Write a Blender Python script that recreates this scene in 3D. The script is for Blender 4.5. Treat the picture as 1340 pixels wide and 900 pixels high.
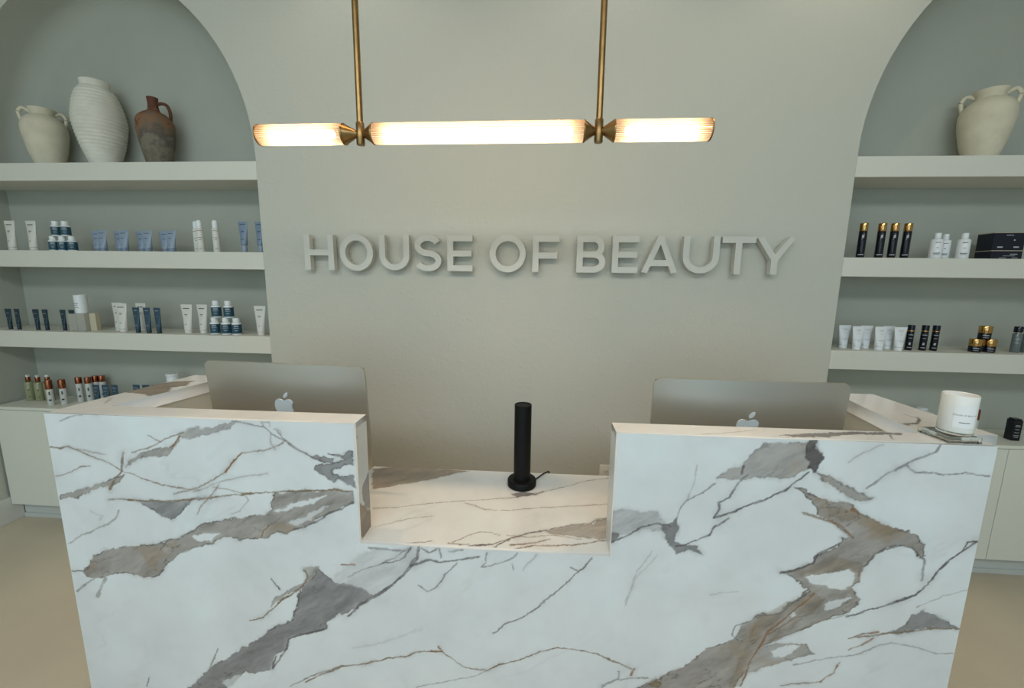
import bpy, bmesh, math, random
import numpy as np
from mathutils import Vector, Matrix

for o in list(bpy.data.objects): bpy.data.objects.remove(o)
scene = bpy.context.scene
COL = scene.collection
PI = math.pi
random.seed(7)

# ------------------------------------------------------------------ camera
R_ = (0.99718794, 0.07384733, 0.0127589)
U_ = (-0.02418983, 0.15603779, 0.98745484)
F_ = (-0.07093003, 0.98498669, -0.15738535)
FPX = 535.558
CAM_Z = 1.6
cam_data = bpy.data.cameras.new('camera')
cam_data.sensor_width = 36.0
cam_data.sensor_fit = 'HORIZONTAL'
cam_data.lens = FPX * 36.0 / 1340.0
cam_data.clip_start = 0.05
camera = bpy.data.objects.new('camera', cam_data)
COL.objects.link(camera)
camera.matrix_world = Matrix(((R_[0], U_[0], -F_[0], 0), (R_[1], U_[1], -F_[1], 0), (R_[2], U_[2], -F_[2], CAM_Z), (0, 0, 0, 1)))
scene.camera = camera

# ------------------------------------------------------------------ view, world, lights
scene.view_settings.view_transform = 'Standard'
scene.view_settings.look = 'None'
scene.view_settings.gamma = 1.0
scene.view_settings.use_curve_mapping = False
scene.view_settings.exposure = 0.15

world = bpy.data.worlds.new('world')
scene.world = world
world.use_nodes = True
world.node_tree.nodes['Background'].inputs[0].default_value = (0.80, 0.93, 0.97, 1)
world.node_tree.nodes['Background'].inputs[1].default_value = 0.10


def area_light(name, loc, rot, size, size_y, power, color):
    d = bpy.data.lights.new(name, 'AREA')
    d.shape = 'RECTANGLE'
    d.size, d.size_y, d.energy, d.color = size, size_y, power, color
    o = bpy.data.objects.new(name, d)
    o.location, o.rotation_euler = loc, rot
    COL.objects.link(o)
    return o


def spot_light(name, loc, power, color, angle=95, radius=.04, target=None):
    d = bpy.data.lights.new(name, 'SPOT')
    d.energy, d.color, d.spot_size, d.spot_blend, d.shadow_soft_size = power, color, math.radians(angle), .6, radius
    o = bpy.data.objects.new(name, d)
    o.location = loc
    if target:
        o.rotation_euler = (Vector(target) - Vector(loc)).to_track_quat('-Z', 'Y').to_euler()
    COL.objects.link(o)
    return o


# daylight from the tall shop windows behind the camera
area_light('shop_window_daylight', (-0.6, -3.1, 1.7), (math.radians(88), 0, 0), 5.5, 2.6, 62, (0.62, 0.87, 1.0))
# soft ceiling panels over the waiting side
area_light('ceiling_panel', (-0.2, -1.15, 3.37), (math.radians(24), 0, 0), 5.2, 1.0, 98, (0.90, 0.97, 1.0))
# warm downlights over the desk, and a row close to the sign wall
for lx in (-1.25, -0.15, 0.95):
    spot_light('desk_downlight', (lx, 1.30, 3.37), 41, (1.0, 0.61, 0.30), 58, .05)
for lx, pw, cc in ((-0.95, 3.0, (1.0, 0.93, 0.80)), (0.30, 3.2, (1.0, 0.92, 0.78)), (1.30, 5.0, (1.0, 0.88, 0.64))):
    spot_light('wall_washer', (lx, 1.83, 3.37), pw, cc, 125, .012)


# ------------------------------------------------------------------ helpers


def px(u, v, y):
    """World x, z of the photo ray (u, v) where it meets the vertical plane at depth y."""
    a, b = (u - 670) / FPX, (450 - v) / FPX
    d = [R_[i] * a + U_[i] * b + F_[i] for i in range(3)]
    k = y / d[1]
    return d[0] * k, d[2] * k + CAM_Z


def mat(name, color, rough=.5, metal=0., bump=0., bscale=200., var=0., vscale=8., trans=0., ior=1.45, coat=0., emit=None, estr=0., spec=.5, alpha=1.):
    m = bpy.data.materials.new(name)
    m.use_nodes = True
    nt = m.node_tree
    b = nt.nodes['Principled BSDF']
    b.inputs['Base Color'].default_value = (*color, 1)
    b.inputs['Roughness'].default_value = rough
    b.inputs['Metallic'].default_value = metal
    b.inputs['IOR'].default_value = ior
    b.inputs['Transmission Weight'].default_value = trans
    b.inputs['Coat Weight'].default_value = coat
    b.inputs['Specular IOR Level'].default_value = spec
    b.inputs['Alpha'].default_value = alpha
    if emit:
        b.inputs['Emission Color'].default_value = (*emit, 1)
        b.inputs['Emission Strength'].default_value = estr
    if bump or var:
        tc = nt.nodes.new('ShaderNodeTexCoord')
    if bump:
        n = nt.nodes.new('ShaderNodeTexNoise')
        n.inputs['Scale'].default_value = bscale
        n.inputs['Detail'].default_value = 3
        nt.links.new(tc.outputs['Object'], n.inputs['Vector'])
        bp = nt.nodes.new('ShaderNodeBump')
        bp.inputs['Strength'].default_value = bump
        bp.inputs['Distance'].default_value = .01
        nt.links.new(n.outputs['Fac'], bp.inputs['Height'])
        nt.links.new(bp.outputs['Normal'], b.inputs['Normal'])
    if var:
        n = nt.nodes.new('ShaderNodeTexNoise')
        n.inputs['Scale'].default_value = vscale
        n.inputs['Detail'].default_value = 5
        nt.links.new(tc.outputs['Object'], n.inputs['Vector'])
        r = nt.nodes.new('ShaderNodeValToRGB')
        r.color_ramp.elements[0].position = .35
        r.color_ramp.elements[1].position = .65
        r.color_ramp.elements[0].color = (*[c * (1 - var) for c in color], 1)
        r.color_ramp.elements[1].color = (*[min(1, c * (1 + var)) for c in color], 1)
        nt.links.new(n.outputs['Fac'], r.inputs['Fac'])
        nt.links.new(r.outputs['Color'], b.inputs['Base Color'])
    return m


def new_obj(name, bm, m, parent=None, smooth=None, loc=(0, 0, 0)):
    me = bpy.data.meshes.new(name)
    bmesh.ops.recalc_face_normals(bm, faces=bm.faces)
    bm.to_mesh(me)
    bm.free()
    if m is not None:
        for mm in (m if isinstance(m, (list, tuple)) else [m]):
            me.materials.append(mm)
    if smooth is not None:
        for p in me.polygons: p.use_smooth = True
        try:
            me.set_sharp_from_angle(angle=math.radians(smooth))
        except Exception:
            pass
    o = bpy.data.objects.new(name, me)
    COL.objects.link(o)
    o.location = loc
    if parent: o.parent = parent
    return o


def empty(name, loc, rz=0):
    o = bpy.data.objects.new(name, None)
    o.empty_display_size = .05
    COL.objects.link(o)
    o.location = loc
    o.rotation_euler = (0, 0, rz)
    return o


def tag(o, label, cat, group=None):
    o['label'], o['category'] = label, cat
    if group: o['group'] = group
    elif 'group' in o: del o['group']
    return o


def struct(o):
    o['kind'] = 'structure'
    return o


def box(bm, x0, x1, y0, y1, z0, z1, bevel=0):
    g = bmesh.ops.create_cube(bm, size=1.0)
    vs = g['verts']
    for v in vs:
        v.co = Vector((x0 if v.co.x < 0 else x1, y0 if v.co.y < 0 else y1, z0 if v.co.z < 0 else z1))
    if bevel:
        es = list({e for v in vs for e in v.link_edges})
        bmesh.ops.bevel(bm, geom=es, offset=bevel, segments=2, affect='EDGES', profile=.6)
    return bm


def lathe(bm, prof, seg=24, cx=0, cy=0, cap=True, sy=1.0):
    """prof: list of (r, z) bottom to top."""
    rings = []
    for r, z in prof:
        if r <= 1e-6:
            rings.append([bm.verts.new((cx, cy, z))])
        else:
            rings.append([bm.verts.new((cx + r * math.cos(2 * PI * k / seg), cy + sy * r * math.sin(2 * PI * k / seg), z)) for k in range(seg)])
    for a, b in zip(rings, rings[1:]):
        for k in range(seg):
            k2 = (k + 1) % seg
            if len(a) == 1 and len(b) == 1: continue
            if len(a) == 1: bm.faces.new((a[0], b[k2], b[k]))
            elif len(b) == 1: bm.faces.new((a[k], a[k2], b[0]))
            else: bm.faces.new((a[k], a[k2], b[k2], b[k]))
    if cap:
        if len(rings[0]) > 1: bm.faces.new(list(reversed(rings[0])))
        if len(rings[-1]) > 1: bm.faces.new(rings[-1])
    return bm


def tube_path(bm, pts, rad, seg=10, cap=True):
    """Round tube along points; rad is a number or one per point."""
    pts = [Vector(p) for p in pts]
    n = len(pts)
    rads = rad if isinstance(rad, (list, tuple)) else [rad] * n
    up = Vector((0, 0, 1))
    rings = []
    for i, p in enumerate(pts):
        t = (pts[min(i + 1, n - 1)] - pts[max(i - 1, 0)]).normalized()
        a = t.cross(up)
        if a.length < .1: a = t.cross(Vector((1, 0, 0)))
        a.normalize()
        b = t.cross(a).normalized()
        rings.append([bm.verts.new(p + (a * math.cos(2 * PI * k / seg) + b * math.sin(2 * PI * k / seg)) * rads[i]) for k in range(seg)])
    for a, b in zip(rings, rings[1:]):
        for k in range(seg):
            bm.faces.new((a[k], a[(k + 1) % seg], b[(k + 1) % seg], b[k]))
    if cap:
        bm.faces.new(rings[0])
        bm.faces.new(rings[-1])
    return bm


def smooth_path(pts, n=8):
    """Catmull-Rom through the points."""
    P = [Vector(p) for p in pts]
    P = [P[0] * 2 - P[1]] + P + [P[-1] * 2 - P[-2]]
    out = []
    for i in range(1, len(P) - 2):
        for k in range(n):
            t = k / n
            out.append(.5 * ((2 * P[i]) + (-P[i - 1] + P[i + 1]) * t + (2 * P[i - 1] - 5 * P[i] + 4 * P[i + 1] - P[i + 2]) * t * t + (-P[i - 1] + 3 * P[i] - 3 * P[i + 1] + P[i + 2]) * t ** 3))
    out.append(P[-2])
    return out


def prism(bm, outline, y0, y1):
    """Extrude an x,z outline from depth y0 to y1."""
    a = [bm.verts.new((x, y0, z)) for x, z in outline]
    b = [bm.verts.new((x, y1, z)) for x, z in outline]
    n = len(outline)
    bm.faces.new(a)
    bm.faces.new(list(reversed(b)))
    for k in range(n):
        bm.faces.new((a[k], b[k], b[(k + 1) % n], a[(k + 1) % n]))
    return bm


def ribbon(bm, pts, w, y0, y1, closed=False):
    """Flat stroke of width w along x,z points, extruded in depth."""
    P = [Vector(p) for p in pts]
    n = len(P)
    L, Rr = [], []
    for i in range(n):
        if closed: d = P[(i + 1) % n] - P[i - 1]
        else: d = P[min(i + 1, n - 1)] - P[max(i - 1, 0)]
        d.normalize()
        nn = Vector((-d.y, d.x)) * w / 2
        L.append(P[i] + nn)
        Rr.append(P[i] - nn)
    V = lambda q, y: bm.verts.new((q.x, y, q.y))
    lf, rf, lb, rb = [V(q, y0) for q in L], [V(q, y0) for q in Rr], [V(q, y1) for q in L], [V(q, y1) for q in Rr]
    for i in range(n if closed else n - 1):
        j = (i + 1) % n
        bm.faces.new((lf[i], lf[j], rf[j], rf[i]))
        bm.faces.new((lb[j], lb[i], rb[i], rb[j]))
        bm.faces.new((lf[j], lf[i], lb[i], lb[j]))
        bm.faces.new((rf[i], rf[j], rb[j], rb[i]))
    if not closed:
        bm.faces.new((lf[0], rf[0], rb[0], lb[0]))
        bm.faces.new((lf[-1], lb[-1], rb[-1], rf[-1]))
    return bm


def text_part(name, body, height, m, parent, loc, rot=(PI / 2, 0, 0), extrude=.0004, align='CENTER', wrap=None):
    c = bpy.data.curves.new(name, 'FONT')
    c.body, c.size, c.align_x, c.extrude = body, height, align, extrude
    c.resolution_u = 3
    t = bpy.data.objects.new(name, c)
    me = bpy.data.meshes.new_from_object(t)
    bpy.data.objects.remove(t)
    bpy.data.curves.remove(c)
    me.materials.append(m)
    M = Matrix.Translation(loc) @ Matrix.Rotation(rot[2], 4, 'Z') @ Matrix.Rotation(rot[0], 4, 'X')
    me.transform(M)
    if wrap:
        cx, cy, r = wrap      # wrap around a vertical cylinder
        for v in me.vertices:
            a = (v.co.x - cx) / r
            d = -(v.co.y - loc[1])
            rr = r + d
            v.co.x, v.co.y = cx + rr * math.sin(a), cy - rr * math.cos(a)
    o = bpy.data.objects.new(name, me)
    COL.objects.link(o)
    if parent: o.parent = parent
    return o


def copy_tree(o, parent=None):
    c = o.copy()
    COL.objects.link(c)
    c.parent = parent
    for ch in o.children: copy_tree(ch, c)
    return c


# ------------------------------------------------------------------ materials
def plaster_material():
    """hand-trowelled plaster: fine grain, soft undulation, and sparse trowel scars"""
    m = mat('warm_grey_plaster', (.555, .545, .475), .85)
    nt = m.node_tree
    b = nt.nodes['Principled BSDF']
    tc = nt.nodes.new('ShaderNodeTexCoord')
    last = None
    for sc, det, lo, hi, st, dist in ((3.5, 3, .2, .8, .35, .012), (26, 4, .52, .72, .20, .004), (230, 2, .2, .8, .10, .002)):
        n = nt.nodes.new('ShaderNodeTexNoise')
        n.inputs['Scale'].default_value, n.inputs['Detail'].default_value = sc, det
        n.inputs['Distortion'].default_value = 1.2 if sc == 26 else 0
        nt.links.new(tc.outputs['Object'], n.inputs['Vector'])
        r = nt.nodes.new('ShaderNodeMapRange')
        r.inputs['From Min'].default_value, r.inputs['From Max'].default_value = lo, hi
        nt.links.new(n.outputs['Fac'], r.inputs['Value'])
        bp = nt.nodes.new('ShaderNodeBump')
        bp.inputs['Strength'].default_value, bp.inputs['Distance'].default_value = st, dist
        nt.links.new(r.outputs[0], bp.inputs['Height'])
        if last: nt.links.new(last.outputs['Normal'], bp.inputs['Normal'])
        last = bp
    nt.links.new(last.outputs['Normal'], b.inputs['Normal'])
    return m


M_wall = plaster_material()
M_alcove = mat('grey_alcove_paint', (.43, .44, .38), .85, bump=.06, bscale=60, var=.02, vscale=4)
M_ceiling = mat('ceiling_paint', (.72, .71, .67), .9)
M_floor = mat('beige_floor', (.60, .515, .39), .38, var=.04, vscale=2.5, bump=.01, bscale=90)
M_shelf = mat('shelf_paint', (.70, .68, .60), .6, bump=.02, bscale=200)
M_cab = mat('cabinet_lacquer', (.77, .76, .67), .45)
M_kick = mat('toe_kick_paint', (.60, .61, .58), .5)
M_letter = mat('sign_lacquer', (.60, .595, .54), .5)
M_pin = mat('dark_pin', (.03, .03, .03), .5)
M_brass = mat('aged_brass', (.30, .185, .075), .32, metal=1, var=.12, vscale=30)
M_alu = mat('brushed_aluminium', (.53, .505, .45), .36, metal=.8)
M_logo = mat('polished_logo', (.66, .74, .80), .25, metal=.1)
M_screen = mat('dark_screen', (.01, .01, .012), .08)
M_blackmetal = mat('satin_black_metal', (.004, .004, .004), .5, spec=.25)
M_deskwhite = mat('desk_laminate', (.66, .62, .52), .45)
M_acrylic = mat('clear_acrylic', (.97, .98, .96), .02, trans=1, ior=1.49)
M_candle = mat('white_ceramic', (.80, .80, .77), .25)
M_label = mat('white_label', (.83, .84, .85), .5)
M_ink = mat('dark_ink', (.05, .05, .055), .6)
M_inkw = mat('pale_ink', (.45, .47, .50), .6)
M_plate = mat('outlet_plastic', (.78, .77, .71), .35)
M_creamclay = mat('cream_clay', (.66, .60, .46), .8, bump=.15, bscale=60, var=.06, vscale=14)
M_whiteclay = mat('chalky_clay', (.72, .69, .60), .85, bump=.25, bscale=45, var=.06, vscale=14)


def jug_material():
    m = mat('weathered_terracotta', (.20, .08, .035), .8, bump=.25, bscale=50)
    nt = m.node_tree
    b = nt.nodes['Principled BSDF']
    tc = nt.nodes.new('ShaderNodeTexCoord')
    n = nt.nodes.new('ShaderNodeTexNoise')
    n.inputs['Scale'].default_value = 9
    n.inputs['Detail'].default_value = 7
    n.inputs['Roughness'].default_value = .65
    nt.links.new(tc.outputs['Object'], n.inputs['Vector'])
    s = nt.nodes.new('ShaderNodeSeparateXYZ')
    nt.links.new(tc.outputs['Object'], s.inputs[0])
    ma = nt.nodes.new('ShaderNodeMath')
    ma.operation = 'MULTIPLY_ADD'
    ma.inputs[1].default_value = 1.6
    nt.links.new(s.outputs['Z'], ma.inputs[0])
    nt.links.new(n.outputs['Fac'], ma.inputs[2])
    r = nt.nodes.new('ShaderNodeValToRGB')
    e = r.color_ramp.elements
    e[0].position, e[0].color = .52, (.15, .125, .09, 1)
    e[1].position, e[1].color = 1.06, (.12, .045, .025, 1)
    for p, c in ((.62, (.20, .17, .125, 1)), (.72, (.10, .085, .07, 1)), (.82, (.17, .12, .08, 1)), (.92, (.24, .12, .06, 1))):
        q = e.new(p)
        q.color = c
    nt.links.new(ma.outputs[0], r.inputs['Fac'])
    nt.links.new(r.outputs['Color'], b.inputs['Base Color'])
    return m


M_jug = jug_material()


def marble_material():
    m = bpy.data.materials.new('veined_marble')
    m.use_nodes = True
    nt = m.node_tree
    b = nt.nodes['Principled BSDF']
    a = nt.nodes.new('ShaderNodeAttribute')
    a.attribute_name = 'vein'
    tc = nt.nodes.new('ShaderNodeTexCoord')
    n = nt.nodes.new('ShaderNodeTexNoise')
    n.inputs['Scale'].default_value = 5
    n.inputs['Detail'].default_value = 6
    nt.links.new(tc.outputs['Object'], n.inputs['Vector'])
    mr = nt.nodes.new('ShaderNodeMapRange')
    mr.inputs['From Min'].default_value, mr.inputs['From Max'].default_value = .3, .7
    mr.inputs['To Min'].default_value, mr.inputs['To Max'].default_value = .95, 1.02
    nt.links.new(n.outputs['Fac'], mr.inputs['Value'])
    mx = nt.nodes.new('ShaderNodeVectorMath')
    mx.operation = 'SCALE'
    nt.links.new(a.outputs['Color'], mx.inputs[0])
    nt.links.new(mr.outputs[0], mx.inputs['Scale'])
    nt.links.new(mx.outputs[0], b.inputs['Base Color'])
    b.inputs['Roughness'].default_value = .13
    b.inputs['Specular IOR Level'].default_value = .45
    return m


M_marble = marble_material()

# ------------------------------------------------------------------ the room
D = 2.2106           # depth of the wall face that carries the sign
ND = 0.263           # alcove depth
ZCEIL = 3.4
XL, XR = -3.41, 3.41
AL0, AL1 = -3.233, -1.5475    # left opening
AR0, AR1 = 1.5015, 3.183      # right opening
ARZ, ARB = 2.215, 0.955     # spring line and rise of the elliptical arches
Z1T, Z1B, Z2T, Z2B, Z3T, Z3B, ZC, ZCB = 2.205, 2.1095, 1.7271, 1.6327, 1.2544, 1.1551, .7742, .1189
YB = D + ND


def quad(bm, *p):
    return bm.faces.new([bm.verts.new(q) for q in p])


def arch_curve(x0, x1, n=40):
    cx, r = (x0 + x1) / 2, (x1 - x0) / 2
    return [(cx - r * math.cos(PI * k / n), ARZ + ARB * math.sin(PI * k / n)) for k in range(n + 1)]


# floor, ceiling, side walls
bm = bmesh.new(); box(bm, XL - .1, XR + .1, -3.2, D + .4, -.1, 0)
struct(new_obj('floor', bm, M_floor))
bm = bmesh.new(); box(bm, XL - .1, XR + .1, -3.2, D + .4, ZCEIL, ZCEIL + .1)
struct(new_obj('ceiling', bm, M_ceiling))
bm = bmesh.new(); box(bm, XL - .12, XL, -3.2, D + .4, 0, ZCEIL)
struct(new_obj('wall_left', bm, M_wall))
bm = bmesh.new(); box(bm, XR, XR + .12, -3.2, D + .4, 0, ZCEIL)
struct(new_obj('wall_right', bm, M_wall))
bm = bmesh.new(); box(bm, XL, XL + .014, -3.2, D + .059, 0, .165, .003)
struct(new_obj('baseboard_left', bm, mat('baseboard_paint', (.66, .65, .60), .4)))

# the sign wall: one solid wall face pierced by two arched openings
bm = bmesh.new()
T = .045
def wall_cell(x0, x1, za0, za1, zb0, zb1):
    """cell between x0 and x1, from the lower line (za0 to za1) up to the upper line"""
    for y in (D, D + T):
        quad(bm, (x0, y, za0), (x1, y, za1), (x1, y, zb1), (x0, y, zb0))
for x0, x1, zb in ((XL, AL0, Z1T), (AL1, AR0, 0), (AR1, XR, 0)):
    wall_cell(x0, x1, zb, zb, ZCEIL, ZCEIL)
for x0, x1 in ((AL0, AL1), (AR0, AR1)):
    c = arch_curve(x0, x1)
    for (a, za), (b, zb) in zip(c, c[1:]):
        wall_cell(a, b, za, zb, ZCEIL, ZCEIL)
        quad(bm, (a, D, za), (b, D, zb), (b, D + T, zb), (a, D + T, za)).material_index = 1  # arch underside takes the darker alcove colour, its shade painted in
    for x in (x0, x1):
        if x == AL0: continue
        quad(bm, (x, D, 0), (x, D + T, 0), (x, D + T, ARZ), (x, D, ARZ))
bmesh.ops.remove_doubles(bm, verts=bm.verts, dist=1e-5)
wall_back = struct(new_obj('wall_back', bm, [M_wall, M_alcove]))

# alcoves behind the openings
def alcove(name, x0, x1, xa, xb):
    bm = bmesh.new()
    quad(bm, (xa, YB, 0), (xb, YB, 0), (xb, YB, Z1B), (xa, YB, Z1B))
    ya = D + T if xa == x0 else D
    quad(bm, (xa, ya, 0), (xa, YB, 0), (xa, YB, Z1B), (xa, ya, Z1B))
    quad(bm, (xb, D + T, 0), (xb, YB, 0), (xb, YB, Z1B), (xb, D + T, Z1B))
    # the arched recess: soffit, a hand-plastered cove of radius rf, then the back
    rf = .11
    cx, a0, b0 = (x0 + x1) / 2, (x1 - x0) / 2, ARB
    def ring(inset, y):
        a, b = a0 - inset, b0 - inset
        return [bm.verts.new(p) for p in [(cx - a, y, Z1B)] + [(cx - a * math.cos(PI * k / 40), y, ARZ + b * math.sin(PI * k / 40)) for k in range(41)] + [(cx + a, y, Z1B)]]
    rings = [ring(0, D + T), ring(0, YB - rf)] + [ring(rf * (1 - math.cos(t * PI / 16)), YB - rf + rf * math.sin(t * PI / 16)) for t in range(1, 9)]
    for r0, r1 in zip(rings, rings[1:]):
        for p0, p1, q0, q1 in zip(r0, r0[1:], r1, r1[1:]): bm.faces.new((p0, p1, q1, q0))
    bm.faces.new(rings[-1])
    o = new_obj(name, bm, M_alcove, smooth=60)
    return struct(o)
alcove('wall_alcove_left', AL0, AL1, XL + .001, AL1)
alcove('wall_alcove_right', AR0, AR1, AR0, AR1)
bm = bmesh.new(); box(bm, AL1 + .002, AR0 - .002, D - .014, D, 0, .12, .003)
struct(new_obj('baseboard_back', bm, M_kick))

# ------------------------------------------------------------------ shelves and cabinets
def shelf(xa, xb, z0, z1, label, a=0):
    bm = bmesh.new()
    box(bm, xa, xb, D - a, YB - .001, z0, z1, .0025)
    o = new_obj('wall_shelf', bm, M_shelf)
    return tag(o, label, 'shelf')
for nm, xa, xb, xc in (('left', XL + .002, AL1 - .001, 0), ('right', AR0 + .001, AR1 - .001, 0)):
    what = 'three vases' if nm == 'left' else 'one cream amphora'
    shelf(xa, xb, Z1B, Z1T, 'thick painted shelf under the %s arch carrying %s' % (nm, what))
    bb = 'pale blue tubes' if nm == 'left' else 'gold-capped black bottles'
    shelf(xa, xb, Z2B, Z2T, 'thick painted shelf in the %s alcove carrying %s' % (nm, bb))
    bb = 'slim navy tubes and a block' if nm == 'left' else 'small gold-lidded jars'
    shelf(xa, xb, Z3B, Z3T, 'thick painted shelf in the %s alcove carrying %s' % (nm, bb))

def cabinet(name_label, xa, xb, joints):
    e = empty('base_cabinet', ((xa + xb) / 2, D, 0))
    ox = (xa + xb) / 2
    def P(n, bm, m): return new_obj(n, bm, m, e)
    bm = bmesh.new(); box(bm, xa - ox, xb - ox, .020, ND - .002, ZCB, ZC - .018); P('cabinet_body', bm, M_cab)
    bm = bmesh.new(); box(bm, xa - ox, xb - ox, 0, ND - .002, ZC - .018, ZC, .0015); P('cabinet_top', bm, M_cab)
    xs = [xa] + joints + [xb]
    for a, b in zip(xs, xs[1:]):
        bm = bmesh.new(); box(bm, a - ox + .0018, b - ox - .0018, 0, .019, ZCB + .001, ZC - .021, .001); P('door', bm, M_cab)
    bm = bmesh.new(); box(bm, xa - ox, xb - ox, .06, .075, 0, ZCB)
    box(bm, xa - ox, xb - ox, .050, .06, 0, .028, .002); P('toe_kick', bm, M_kick)
    return tag(e, name_label, 'cabinet')
cabinet('low painted cabinet in the left alcove under pump bottles and copper caps', XL + .016, AL1 - .002, [-2.42])
cabinet('low painted cabinet in the right alcove with a visible door joint', AR0 + .002, AR1 - .002, [2.4506])

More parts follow.
